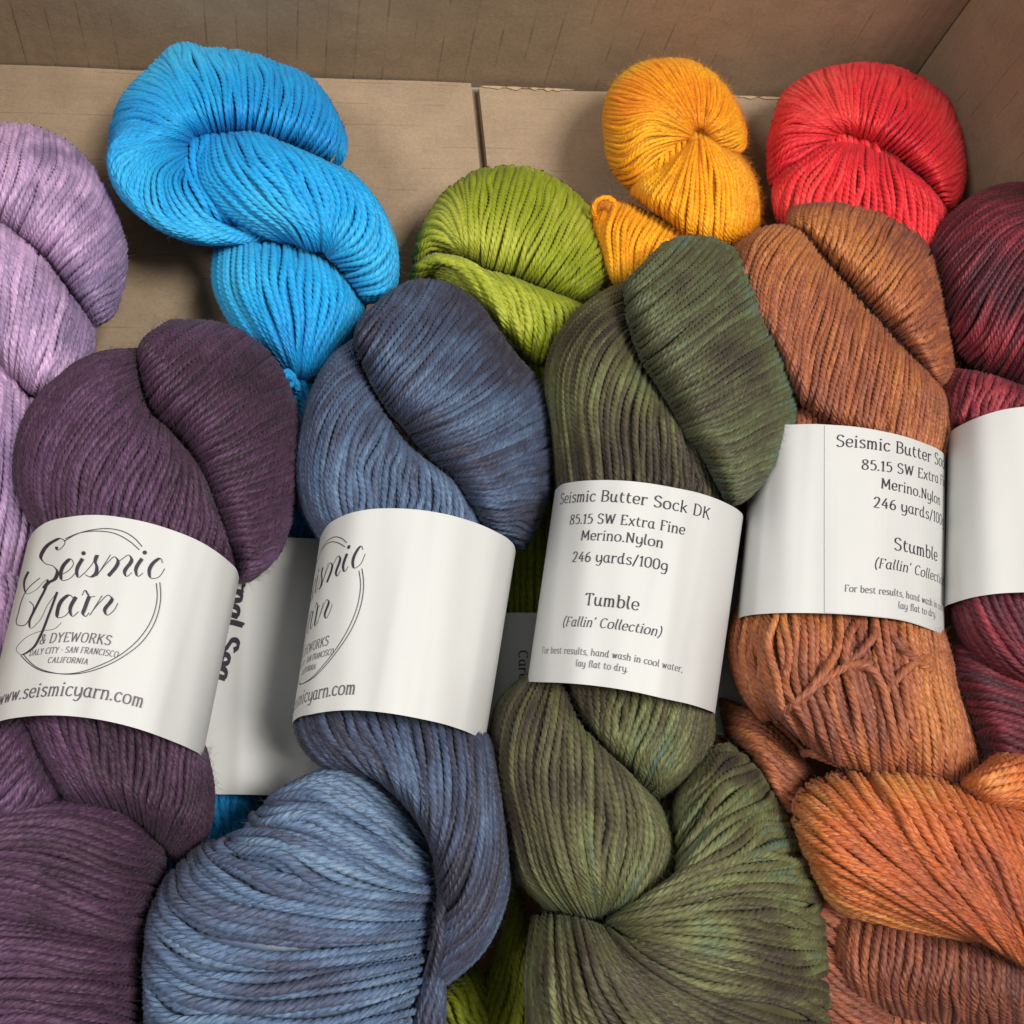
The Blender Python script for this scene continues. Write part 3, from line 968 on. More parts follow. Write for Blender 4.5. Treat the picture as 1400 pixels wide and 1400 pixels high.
# below the band
lobe(rust, M_RUST, T(960, 820, 2.414, """
118,30 92,150 130,290 200,395
170,25 160,170 190,300 250,395
250,20 245,180 270,320 350,480
330,20 330,190 360,350 440,540
420,20 430,200 460,370 530,565
500,25 520,220 560,390 590,575
580,30 600,230 640,400 650,580
650,40 670,250 710,420 720,590
720,60 750,270 780,430 790,605
780,90 815,290 850,450 850,620
800,120 850,300 893,450 925,570"""), 0.068, 0.033, r=0.00108, jit=1.9, u0=(0.8, 0.2), u1=(0.35, 0.35), v0=(0.0, 0.4), v1=(0.0, 0.4), zs=0.02)
lobe(rust, M_RUST, T(960, 820, 2.414, """
60,330 150,370 260,450 370,580
70,385 190,430 300,530 360,600
85,440 195,475 290,565 345,615
140,490 220,530 300,600 345,630
190,560 240,600 290,640 335,650
232,620 260,660 290,690 325,685
262,750 280,725 300,700 325,695"""), 0.047, 0.028, r=0.00112, u0=(0.0, 0.4), u1=(0.4, 0.3), v0=(.4, .3), v1=(.2, .3), zs=0.02)
lobe(rust, M_RUST, T(960, 820, 2.414, """
405,1000 408,1130 425,1220 450,1310
470,1030 460,1160 470,1250 500,1330
560,1040 540,1170 540,1260 560,1350
650,1050 630,1190 620,1280 640,1370
740,1070 730,1200 720,1290 730,1390
830,1090 830,1220 820,1310 830,1400
920,1110 920,1240 920,1330 930,1420
1010,1150 1020,1270 1020,1350 1030,1430
1090,1200 1110,1300 1110,1370 1110,1440"""), 0.058, 0.030, r=0.00104, u0=(0.5, 0.3), u1=(0.0, 0.6), v0=(0.0, 0.3), v1=(0.3, 0.3), zs=0.02)
lobe(rust, M_RUST_B, T(960, 820, 2.414, """
372,920 450,1010 580,1065 730,1098 880,1130
345,850 450,950 600,1020 750,1075 900,1125
315,770 430,880 590,970 750,1050 930,1130
305,700 420,800 570,910 750,1020 960,1145
325,635 440,740 580,860 760,990 985,1165
400,590 490,690 620,830 790,980 1010,1180
490,562 570,690 690,840 840,990 1030,1190
580,555 660,680 770,840 900,1010 1050,1205
680,560 750,690 850,850 950,1020 1080,1220
770,580 840,710 930,860 1010,1030 1110,1230
860,620 930,740 1010,890 1070,1050 1150,1240
930,640 1010,760 1080,900 1130,1060 1190,1250
1000,640 1080,760 1140,900 1190,1060 1240,1260"""), 0.072, 0.037, r=0.00116, u0=(0.2, 0.3), u1=(0.35, 0.35), v0=(0.1, 0.35), v1=(0.5, 0.3), zs=0.02, jit=1.8)
lobe(rust, M_RUST_B, T(960, 820, 2.414, """
850,612 915,570 965,525 1005,488
868,625 940,592 1040,560 1120,545
885,640 970,618 1060,610 1150,600
900,660 990,650 1080,650 1160,650
920,690 1000,680 1090,690 1170,700"""), 0.074, 0.031, r=0.00116, u0=(0.3, 0.4), u1=(0.3, 0.4), zs=0.02, fz=200)
for pts in (
    [(1190, 905), (1160, 910), (1128, 929), (1098, 952), (1080, 968), (1070, 982)],
    [(1066, 984), (1074, 1002), (1088, 1018), (1117, 1033), (1150, 1045)],
    [(1272, 897), (1248, 908), (1226, 928), (1211, 948)],
    [(1170, 912), (1190, 914), (1205, 935), (1214, 970), (1224, 1010), (1226, 1042)],
    [(1150, 850), (1142, 895), (1112, 938), (1082, 976)],
    [(1212, 852), (1226, 878), (1250, 900), (1288, 922)],
    [(1234, 925), (1242, 975), (1262, 1040)],
    [(1196, 852), (1194, 870), (1180, 888), (1160, 908)],
    [(1172, 850), (1160, 872), (1156, 900), (1166, 930), (1178, 970)]):
    k_ = len(pts)
    lf = np.full(k_, 0.0004); lf[0] = lf[-1] = -0.0016
    strand(rust, M_RUST, pts, hug(rust, pts, lf), 0.00122)

burg = skein("burgundy red skein at the right edge with a plain white band", (1390, 500), 0.07, G_FRONT)
lobe(burg, M_BURG, T(1240, 240, 4.375, """
1000,36 700,45 500,82 300,205 180,345 145,440
1000,110 700,140 520,180 340,310 220,450 158,530
1000,180 700,210 560,260 400,390 260,560 212,660
1000,240 720,270 600,330 450,490 310,700 238,815
1000,280 760,310 640,400 500,600 370,830 275,990
1000,330 800,380 700,500 560,720 450,950 345,1095
1000,420 860,500 760,640 640,850 550,1040 465,1175
1050,520 920,640 840,780 740,960 660,1110 595,1230
1100,640 1000,760 920,900 850,1050 780,1180 730,1300
1150,760 1060,880 1000,1010 950,1130 900,1240 860,1350"""), 0.060, 0.032, r=0.00098, u0=(0.7, 0.3), u1=(0.0, 0.7), v0=(0.0, 0.35), v1=(0.5, 0.3), zs=0.01)
lobe(burg, M_BURG, T(1240, 240, 4.375, """
240,1160 195,1300 185,1460
350,1170 300,1320 280,1480
480,1190 420,1330 390,1480
620,1240 570,1350 530,1480
760,1290 720,1380 690,1480
900,1330 860,1400 830,1480"""), 0.056, 0.028, r=0.00098, u0=(0.6, 0.3), u1=(0.8, 0.2), v0=(0.0, 0.4), v1=(0.5, 0.3), fz=200)
lobe(burg, M_BURG, T(0, 0, 1, """
1298,800 1316,870 1350,912 1405,945
1318,800 1340,862 1374,906 1425,940
1345,795 1370,855 1402,900 1445,935
1372,793 1396,855 1422,900 1465,935
1400,790 1425,855 1452,900 1490,935
1440,790 1462,855 1485,900 1520,930"""), 0.064, 0.032, r=0.00112, u0=(0.8, 0.2), u1=(0.3, 0.4), v0=(0.0, 0.4), v1=(0.5, 0.3))
lobe(burg, M_BURG, T(1280, 780, 4.375, """
60,420 220,490 380,570 560,680 700,760
60,510 230,560 390,640 560,720 700,790
70,620 240,650 400,700 560,760 700,830
100,740 260,750 400,780 560,830 700,880
150,850 300,850 420,860 560,900 700,940
200,950 340,940 440,960 560,990 700,1010
250,1050 400,1040 470,1060 560,1090 700,1110
300,1150 430,1130 490,1150 560,1190 700,1200
350,1260 450,1240 520,1250 600,1280 720,1290"""), 0.060, 0.031, r=0.00114, u0=(0.0, 0.5), u1=(0.6, 0.3), v0=(0.2, 0.3), v1=(.3, .3))

# ------------------------------------------------------------------ paper bands and print
def paper_mat():
    m, nt, p = newmat("white_paper")
    L = nt.links.new
    tc = node(nt, 'ShaderNodeTexCoord')
    n1 = node(nt, 'ShaderNodeTexNoise'); n1.inputs['Scale'].default_value = 35; n1.inputs['Detail'].default_value = 4
    L(tc.outputs['Object'], n1.inputs['Vector'])
    n2 = node(nt, 'ShaderNodeTexNoise'); n2.inputs['Scale'].default_value = 2600; n2.inputs['Detail'].default_value = 3
    L(tc.outputs['Object'], n2.inputs['Vector'])
    c = mixc(nt, n1.outputs['Fac'], (0.505, 0.505, 0.492, 1), (0.55, 0.549, 0.532, 1))
    L(c, p.inputs['Base Color'])
    p.inputs['Roughness'].default_value = 0.5
    p.inputs['Specular IOR Level'].default_value = 0.35
    bp = node(nt, 'ShaderNodeBump'); bp.inputs['Strength'].default_value = 0.25; bp.inputs['Distance'].default_value = 0.0002
    L(math_(nt, 'MULTIPLY_ADD', n2.outputs['Fac'], 0.3, math_(nt, 'MULTIPLY', n1.outputs['Fac'], 6.0)), bp.inputs['Height'])
    L(bp.outputs[0], p.inputs['Normal'])
    return m
def flat_mat(name, rgb, rough=0.6):
    m, nt, p = newmat(name)
    L = nt.links.new
    tc = node(nt, 'ShaderNodeTexCoord')
    n1 = node(nt, 'ShaderNodeTexNoise'); n1.inputs['Scale'].default_value = 900
    L(tc.outputs['Object'], n1.inputs['Vector'])
    a = srgb(rgb); b = srgb(tuple(min(255, v * 1.25 + 8) for v in rgb))
    L(mixc(nt, n1.outputs['Fac'], a, b), p.inputs['Base Color'])
    p.inputs['Roughness'].default_value = rough
    return m
M_PAPER = paper_mat()
M_INK = flat_mat("black_ink", (36, 30, 40))
M_INKG = flat_mat("grey_ink", (70, 64, 72))

class Band:
    """paper band round a skein: top and bottom edge traced left to right, elliptical section"""
    def __init__(s, parent, top, bot, z, H, zs=0.0, low=0.8, pw=0.85, name='paper_band', th_max=2 * math.pi):
        s.folds = [(rng.uniform(0.5, 2.6), rng.uniform(-0.12, 0.12)) for _ in range(3)]
        s.top = resample(top, 200); s.bot = resample(bot, 200)
        s.z, s.H, s.zs, s.low, s.pw, s.parent = z, H, zs, low, pw, parent
        s.ymid = 0.5 * (s.top[:, 1].mean() + s.bot[:, 1].mean())
        th = np.concatenate([np.linspace(0, math.pi, 220), np.linspace(math.pi, 2 * math.pi, 60)[1:]])
        v = np.linspace(0, 1, 16)
        TH, VV = np.meshgrid(th, v, indexing='ij')
        P = s.surf(TH, VV, 0.0); Q = s.surf(TH, VV, -0.00025)
        n, m = TH.shape
        i = np.arange(n * m).reshape(n, m)
        f = lambda i: np.stack([i[:-1, :-1], i[:-1, 1:], i[1:, 1:], i[1:, :-1]], -1).reshape(-1, 4)
        j = np.arange(n)
        o1, o2 = 2 * n * m, 2 * n * m + 2 * n
        F = np.concatenate([f(i), f(i + n * m)[:, ::-1],
            np.stack([o1 + j[:-1], o1 + j[1:], o1 + n + j[1:], o1 + n + j[:-1]], -1),
            np.stack([o2 + j[1:], o2 + j[:-1], o2 + n + j[:-1], o2 + n + j[1:]], -1)])
        s.obj = link(name, mesh_from(name, np.concatenate([P.reshape(-1, 3), Q.reshape(-1, 3), P[:, 0], Q[:, 0], P[:, -1], Q[:, -1]]), F), M_PAPER, parent)
        gth, gv = np.meshgrid(np.linspace(0.01, math.pi - 0.01, 260), np.linspace(-0.02, 1.02, 140), indexing='ij')
        s._g = np.stack([gth.ravel(), gv.ravel()], 1); s._gp = s.px(s._g[:, 0], s._g[:, 1])
        s.count = 0
    def px(s, th, v):
        th = np.asarray(th, float); v = np.asarray(v, float)
        t = (1 - np.cos(th)) / 2 * 199
        i = np.clip(t.astype(int), 0, 198); f = (t - i)[..., None]
        a = s.top[i] * (1 - f) + s.top[i + 1] * f
        b = s.bot[i] * (1 - f) + s.bot[i + 1] * f
        return a + (b - a) * v[..., None]
    def surf(s, th, v, off):
        p = s.px(th, v)
        sn = np.sin(th)
        up = np.sign(sn) * np.abs(sn) ** s.pw * (s.H + off) * np.where(sn < 0, s.low, 1.0)
        z = s.z + s.zs * (p[..., 1] - s.ymid) / 1000.0
        up = up + (0.0005 * np.sin(3 * th + 2 * v) + 0.00035 * np.sin(7.3 * th + 1.7 * v + s.H * 900) + 0.0003 * np.sin(13 * th - 2.5 * v + s.z * 700)) * np.abs(sn)
        for c_, k_ in s.folds:
            up = up + 0.00022 * np.exp(-((th - c_ - k_ * (v - 0.5)) / 0.07) ** 2) * np.abs(sn)
        return at(p, z + up)
    def inv(s, pts):
        pts = np.asarray(pts, float).reshape(-1, 2)
        out = np.empty_like(pts)
        for k, p in enumerate(pts):
            g = s._g[np.argmin(((s._gp - p) ** 2).sum(1))].copy()
            for _ in range(4):
                e = 1e-4
                p0 = s.px(g[:1], g[1:])[0]
                J = np.stack([(s.px(g[:1] + e, g[1:])[0] - p0) / e, (s.px(g[:1], g[1:] + e)[0] - p0) / e], 1)
                try: g = g + np.clip(np.linalg.solve(J, p - p0), -0.05, 0.05)
                except np.linalg.LinAlgError: break
                g[0] = np.clip(g[0], 0.005, math.pi - 0.005)
            out[k] = g
        return out
    # -------- print
    def ribbons(s, strokes, fmap, name, mat, lift=0.00022):
        """strokes: list of (left side pts, right side pts) in drawing units; fmap -> (theta, v)"""
        V = []; F = []; n = 0
        for a, b in strokes:
            k = len(a)
            tv = fmap(np.concatenate([a, b]))
            ok = (tv[:, 0] > 0.02) & (tv[:, 0] < math.pi - 0.02)
            s.count += 1
            P = s.surf(tv[:, 0], tv[:, 1], lift + (s.count % 40) * 4e-6)
            V.append(P)
            for i in range(k - 1):
                q = [i, i + 1, k + i + 1, k + i]
                if ok[q].all(): F.append([n + x for x in q])
            n += 2 * k
        if not F: return None
        return link(name, mesh_from(name, np.concatenate(V), np.array(F), smooth=False), mat, s.obj)

# single-line letters with small slab feet; cap height 72, x-height 50
GLY = {
 'a': (48, "36,44 26,50 12,44 6,25 12,6 24,0 37,12|38,50 38,8 42,1 48,3"),
 'b': (48, "3,75 10,75|10,75 10,2|10,38 20,49 34,47 42,26 34,3 20,0 10,9"),
 'c': (42, "38,41 26,50 12,44 6,25 12,6 25,0 39,9"),
 'd': (50, "37,42 26,50 12,44 6,25 12,6 24,0 37,12|31,75 38,75|38,75 38,8 42,1 49,3"),
 'e': (44, "8,27 38,28 36,43 24,50 11,44 6,25 12,6 25,0 39,9"),
 'f': (33, "36,68 28,75 19,69 17,52 17,0|5,48 32,48|8,0 27,0"),
 'g': (46, "37,42 26,50 12,44 6,27 12,10 24,5 37,16|38,50 38,-8 32,-20 20,-23 8,-18"),
 'h': (48, "3,75 9,75|9,75 9,0|9,34 20,48 32,48 37,36 37,0|3,0 16,0|30,0 45,0"),
 'i': (23, "3,49 11,49|11,49 11,0|3,0 20,0|@11,67"),
 'k': (46, "3,75 9,75|9,75 9,0|38,49 11,22|18,29 42,0|3,0 16,0"),
 'l': (22, "3,75 11,75|11,75 11,9 14,1 21,2"),
 'm': (66, "3,49 9,49|9,50 9,0|9,34 18,48 27,47 31,36 31,0|31,34 40,48 49,47 53,36 53,0|3,0 16,0|26,0 37,0|47,0 61,0"),
 'n': (48, "3,49 9,49|9,50 9,0|9,34 20,48 32,48 37,36 37,0|3,0 16,0|30,0 45,0"),
 'o': (50, "25,50 11,44 6,25 11,6 25,0 39,6 44,25 39,44 25,50"),
 'r': (36, "3,49 9,49|9,50 9,0|9,32 18,46 31,49|31,49 33,41|3,0 19,0"),
 's': (39, "34,42 24,50 12,47 8,38 16,29 28,23 34,12 28,2 17,0 6,8"),
 't': (35, "15,64 15,10 20,1 33,4|5,48 31,48"),
 'u': (49, "3,49 9,49|9,50 9,12 16,0 28,3 37,15|38,50 38,6 42,0 48,2"),
 'w': (58, "2,49 11,49|6,49 16,0|16,0 28,46|28,46 39,0|39,0 51,49|46,49 56,49"),
 'x': (45, "4,49 14,49|9,49 39,0|39,49 6,0|33,49 44,49|2,0 12,0|34,0 44,0"),
 'y': (47, "3,49 9,49|9,50 9,16 16,3 28,5 37,16|38,50 38,-8 30,-21 18,-23 8,-18"),
 'S': (50, "42,60 32,71 18,71 9,60 11,47 26,38 40,30 44,16 36,3 20,0 7,10|42,60 42,66"),
 'B': (53, "4,71 30,71 42,64 41,46 28,39 11,39|28,39 43,33 47,18 40,4 26,1 4,1|11,71 11,1"),
 'D': (58, "4,71 28,71 46,60 51,36 46,12 28,1 4,1|11,71 11,1"),
 'K': (56, "11,71 11,1|44,70 13,32|23,43 48,1|4,71 18,71|4,1 18,1|37,70 50,70|42,1 54,1"),
 'E': (48, "11,71 11,1|4,71 42,71|42,71 42,60|11,37 34,37|4,1 43,1|43,1 43,12"),
 'F': (46, "11,71 11,1|4,71 42,71|42,71 42,60|11,37 33,37|4,1 20,1"),
 'M': (70, "4,71 12,71|12,71 9,1|12,71 34,16|34,16 57,71|57,71 60,1|57,71 65,71|3,1 17,1|53,1 67,1"),
 'N': (60, "4,71 12,71|11,71 11,1|12,71 47,3|48,71 48,1|4,1 18,1|41,71 55,71"),
 'W': (78, "2,71 14,71|8,71 22,1|22,1 38,66|38,66 54,1|54,1 69,71|63,71 75,71"),
 'T': (50, "25,71 25,1|4,71 46,71|4,71 4,60|46,71 46,60|17,1 34,1"),
 'C': (54, "47,60 36,71 20,69 8,54 7,30 14,9 30,0 48,10"),
 'Y': (52, "6,71 26,36|46,71 26,36|26,36 26,1|2,71 13,71|40,71 51,71|18,1 35,1"),
 'O': (58, "29,71 14,65 7,36 14,7 29,0 44,7 51,36 44,65 29,71"),
 'R': (55, "4,71 30,71 43,63 42,45 28,37 11,37|28,37 48,1|11,71 11,1|4,1 18,1|42,1 54,1"),
 'A': (56, "28,71 9,1|28,71 48,1|15,25 42,25|3,1 16,1|41,1 54,1"),
 'L': (46, "11,71 11,1|4,71 19,71|4,1 42,1|42,1 42,13"),
 'I': (24, "11,71 11,1|4,71 19,71|4,1 19,1"),
 '&': (56, "48,36 40,12 26,0 10,6 9,22 24,36 36,52 32,68 20,70 15,58 24,38 50,2"),
 '8': (48, "24,71 11,65 10,50 24,39 40,26 40,8 24,0 8,8 8,26 24,39 38,50 37,65 24,71"),
 '5': (46, "38,70 13,70|13,70 11,42|11,42 26,46 39,36 40,16 28,1 8,5"),
 '1': (30, "6,58 18,71|18,71 18,1|8,1 28,1"),
 '2': (46, "8,56 14,69 28,71 38,60 34,42 7,1|7,1 40,1"),
 '4': (48, "32,71 6,22|6,22 44,22|33,46 33,1"),
 '6': (46, "36,68 20,60 9,36 10,10 24,0 38,10 38,30 24,40 10,28"),
 '0': (48, "24,71 12,65 6,36 12,7 24,0 36,7 42,36 36,65 24,71"),
 '/': (34, "30,76 4,-8"), '.': (17, "@8,4"), ',': (17, "9,6 10,0 5,-11"), '\u00b7': (26, "@12,34"), ':': (20, "@9,6|@9,42"),
 '(': (26, "22,80 10,58 7,32 10,8 22,-14"), ')': (26, "5,80 17,58 20,32 17,8 5,-14"), "'": (18, "9,76 6,58"),
 ' ': (25, ""),
}
def stroke_sides(pts, wfun, per=7):
    pts = np.asarray(pts, float)
    n = max(2, per * (len(pts) - 1)) if len(pts) > 2 else 5
    c = resample(pts, n)
    t = np.gradient(c, axis=0); t /= np.maximum(np.linalg.norm(t, axis=1, keepdims=True), 1e-9)
    nrm = np.stack([-t[:, 1], t[:, 0]], 1)
    w = wfun(t)[:, None]
    return c + nrm * w, c - nrm * w
def disc(cx, cy, r):
    a = np.linspace(0, math.pi, 9)
    return (np.stack([cx + r * np.cos(a), cy + r * np.sin(a)], 1), np.stack([cx + r * np.cos(a), cy - r * np.sin(a)], 1))
def lay(s, wt=1.0, shear=0.0):
    """ribbon strokes of a line of text in glyph units, and its width"""
    out = []; x = 0.0
    wf = lambda t: wt * (2.3 + 2.0 * np.abs(t[:, 1]))
    for ch in s:
        adv, g = GLY[ch]
        for st in filter(None, g.split('|')):
            if st[0] == '@':
                a, b = map(float, st[1:].split(','))
                L_, R_ = disc(a, b, 5.6 * wt ** 0.5)
            else:
                L_, R_ = stroke_sides([tuple(map(float, p.split(','))) for p in st.split()], wf)
            for q in (L_, R_):
                q[:, 0] += x + shear * q[:, 1]
            out.append((L_, R_))
        x += adv + 4
    return out, x - 4
def text(band, s, A, B, cap, prefix=None, wt=1.0, shear=0.0, name='printed_text', mat=None, box=None):
    st, W = lay(s, wt, shear)
    Wp = lay(prefix, wt, shear)[1] if prefix else W
    (ta, va), (tb, vb) = band.inv([A, B])
    hgt = np.linalg.norm(band.px(np.array((ta + tb) / 2), np.array(1.0)) - band.px(np.array((ta + tb) / 2), np.array(0.0)))
    cv = cap / hgt / 72.0
    def fmap(p):
        k = p[:, 0] / Wp
        return np.stack([ta + (tb - ta) * k, va + (vb - va) * k - p[:, 1] * cv], 1)
    return band.ribbons(st, fmap, name, mat or M_INK)
def text_px(band, s, O, xdir, ydir, wt=1.0, name='printed_text', mat=None):
    """text whose glyph axes are given as pixel vectors per glyph unit"""
    st, W = lay(s, wt)
    f = lambda p: band.inv(np.array(O) + p[:, :1] * np.array(xdir) + p[:, 1:] * np.array(ydir))
    return band.ribbons(st, f, name, mat or M_INK)

def E(ox, oy, s, txt):
    return T(ox, oy, s, txt)[0]

# ---- bands of the back row
b_blue = Band(blue, [(170, 742), (240, 736), (330, 734), (400, 735), (450, 738), (500, 745)],
              [(150, 1092), (220, 1087), (300, 1086), (380, 1088), (430, 1092), (480, 1100)], 0.027, 0.023, zs=0.0)
text_px(b_blue, "ernal Sea", (322, 768), (-0.082, 0.405), (0.36, 0.06), wt=2.2, name='printed_text')
b_lime = Band(lime, [(640, 842), (690, 838), (740, 838), (800, 842), (850, 850)],
              [(625, 1000), (680, 996), (740, 996), (790, 1000), (840, 1008)], 0.030, 0.021)
text_px(b_lime, "Care:", (709, 889), (0.005, 0.213), (0.175, 0.0), wt=1.1)
b_orange = Band(orange, [(930, 770), (980, 764), (1040, 764), (1110, 772)],
                [(920, 1006), (980, 1005), (1040, 1005), (1100, 1010)], 0.026, 0.021)
b_lilac = Band(lilac, [(-190, 920), (-120, 905), (-60, 895), (-10, 888), (40, 884)],
               [(-210, 1150), (-140, 1135), (-70, 1125), (-10, 1120), (30, 1118)], 0.032, 0.027)

# ---- bands of the front row
b_plum = Band(plum, [(38, 741), (46, 727), (60, 716), (96, 706.5), (128, 704), (176, 709), (232, 723.5), (280, 744), (312, 767), (323, 778), (327, 790)],
              [(-24, 1003), (-14, 992), (0, 986), (32, 980), (72, 978), (120, 981.5), (180, 994), (232, 1012), (262, 1025), (274, 1032), (277, 1036)], 0.074, 0.034, zs=0.012)
b_denim = Band(denim, [(438, 734), (448, 718), (472, 704), (500, 697), (540, 695), (588, 699), (636, 710), (676, 726), (696, 738), (703, 746), (705, 754)],
               [(399, 989), (406, 982), (426, 976.5), (450, 972.5), (486, 971), (523, 974), (571, 982), (620, 994), (648, 1005), (660, 1012), (663, 1016)], 0.075, 0.036, zs=0.012)
b_olive = Band(olive, [(759, 670), (767, 663), (784, 659), (816, 656.5), (850, 657), (886, 660.6), (923, 667), (959, 675), (991, 687), (1010, 698), (1015, 703), (1016, 708)],
               [(721, 932), (735, 932.5), (765, 933.4), (813.6, 937.5), (862, 944.8), (910.7, 955.7), (947, 964), (968, 971), (976, 974.5), (977.5, 976)], 0.076, 0.034, zs=0.012)
b_rust = Band(rust, [(1030, 596), (1040, 586), (1060, 581), (1083.6, 580.4), (1111, 579.7), (1139, 581), (1171, 583.6), (1203.6, 589), (1235.7, 596.4), (1263.6, 606), (1283, 614.6), (1290, 620), (1293, 627)],
              [(1007.5, 848), (1013, 844), (1021, 842), (1054, 838.6), (1096, 838), (1150, 839.6), (1193, 843), (1236, 849), (1265, 858), (1285, 867), (1290, 871), (1291.5, 875)], 0.067, 0.035, zs=0.012)
b_burg = Band(burg, [(1296, 594), (1304, 587), (1320, 578), (1344, 568), (1372, 560), (1400, 556), (1450, 554), (1510, 558), (1560, 570), (1590, 590)],
              [(1289, 833), (1294, 828), (1303, 824.6), (1326, 817.7), (1360, 812), (1400, 809.7), (1450, 808), (1510, 812), (1560, 824), (1588, 840)], 0.068, 0.035, zs=0.012)

# overlap edge of the rust band
_s = 1400 / 300.0
_tv = b_rust.inv([(1127, 590), (1128, 830)])
_v = np.linspace(0.004, 0.996, 24)
_th = _tv[0, 0] + (_tv[1, 0] - _tv[0, 0]) * _v
_k = np.linspace(0, 1, 30)
_TH = _th[None] + (math.pi - 0.02 - _th[None]) * _k[:, None]
_VV = np.repeat(_v[None], 30, 0)
_P = b_rust.surf(_TH, _VV, 0.00028); _P0 = b_rust.surf(_TH[:1], _VV[:1], 0.00002)
_P = np.concatenate([_P0, _P])
_i = np.arange(31 * 24).reshape(31, 24)
link('overlapping_flap', mesh_from('overlapping_flap', _P.reshape(-1, 3),
     np.stack([_i[:-1, :-1], _i[:-1, 1:], _i[1:, 1:], _i[1:, :-1]], -1).reshape(-1, 4), smooth=False), M_PAPER, b_rust.obj)

def Z(ox, oy, s):
    return lambda x, y: (ox + x / s, oy + y / s)
# ---- olive: care and yardage text
q = Z(680, 640, 1400 / 340)
text(b_olive, "Seismic Butter Sock DK", q(350, 205), q(1195, 290), 15.2, wt=0.92)
text(b_olive, "85.15 SW Extra Fine", q(405, 318), q(1055, 375), 13.6, wt=0.92)
text(b_olive, "Merino.Nylon", q(468, 405), q(933, 450), 13.6, wt=0.92)
text(b_olive, "246 yards/100g", q(418, 528), q(957, 580), 14.2, wt=0.92)
text(b_olive, "Tumble", q(490, 770), q(797, 802), 16.5, wt=0.92)
text(b_olive, "(Fallin' Collection)", q(365, 890), q(920, 950), 13.2, wt=0.85, shear=0.16)
text(b_olive, "For best results, hand wash in cool water,", q(250, 1043), q(1042, 1150), 9.2, wt=0.85, mat=M_INKG)
text(b_olive, "lay flat to dry.", q(440, 1115), q(735, 1150), 9.2, wt=0.85, mat=M_INKG)
# ---- rust
q = Z(1000, 560, 1400 / 300)
b = b_rust
_old = b.surf
b.surf = lambda th, v, off: _old(th, v, off + 0.0003)
text(b, "Seismic Butter Sock DK", q(665, 235), q(1275, 335), 15.5, prefix="Seismic Butter", wt=0.92)
text(b, "85.15 SW Extra Fine", q(830, 380), q(1165, 425), 13.6, prefix="85.15 SW", wt=0.92)
text(b, "Merino.Nylon", q(955, 500), q(1333, 612), 13.6, wt=0.92)
text(b, "246 yards/100g", q(905, 622), q(1262, 700), 14.2, prefix="246 yards", wt=0.92)
text(b, "Stumble", q(1035, 893), q(1315, 968), 16.5, wt=0.92)
text(b, "(Fallin' Collection)", q(910, 1008), q(1235, 1070), 13.2, prefix="(Fallin' Co", wt=0.85, shear=0.16)
text(b, "For best results, hand wash in cool water,", q(722, 1160), q(1100, 1198), 9.2, prefix="For best results,", wt=0.85, mat=M_INKG)
text(b, "lay flat to dry.", q(1065, 1268), q(1305, 1328), 9.2, wt=0.85, mat=M_INKG)
b.surf = _old

# ---- round logo (traced once on the plum band, printed again on the denim band)
def calli(t):
    down = np.clip(t[:, 0] * -0.42 + t[:, 1] * 0.91, -1, 1)     # pen pressed on the way down
    return 2.0 + 14.0 * np.clip(down - 0.3, 0, 1) ** 1.3
def thin(t): return np.full(len(t), 2.3)
SCRIPT = """
318,195 322,214 350,198 366,165 345,150 300,165 245,215 230,258 255,290 300,305 322,335 310,375 270,400 245,430
342,352 385,330 413,285 400,265 370,285 342,345 350,385 385,378 430,335
465,262 432,340 440,368 472,345
470,350 520,290 548,240 536,275 545,310 540,345 508,365 480,352
545,360 622,240
562,335 610,280 648,252 660,265 610,360
626,335 690,262 728,243 740,262 702,345 710,362 742,340
800,262 765,335 775,362 806,342
915,288 905,262 870,280 840,335 850,372 885,370 928,318
160,335 135,400 150,460 200,440 250,390 268,378 262,410 220,500 190,560 165,620 170,655 215,620 270,520 322,450
322,450 270,590 230,690 180,770 110,800 92,780 130,720 230,670 310,655 345,622
225,370 150,440 105,560 97,635 130,640 175,580 187,525 165,503
415,490 395,468 355,490 325,550 325,595 355,590 412,510
428,478 395,560 405,587 442,560
462,470 480,440 490,455 505,476 534,474
502,476 478,540 468,575 478,588 502,566
505,582 575,470
522,555 570,500 612,468 628,482 590,560 600,580 635,560 664,513"""
DOTS = [(470, 232, 12), (815, 228, 12)]
RINGS = """
360,165 430,125 520,100 620,94 700,112 760,150 800,195
368,150 450,117 550,107 650,122 730,165 785,213
900,395 905,480 880,600 800,730 700,810 560,880 420,912 300,905 200,870 150,825 130,800
880,400 885,480 860,590 790,705 690,795 550,868 420,907 310,908 210,884 150,842 116,806"""
def parse(txt): return [[tuple(map(float, p.split(','))) for p in l.split()] for l in txt.strip().splitlines()]
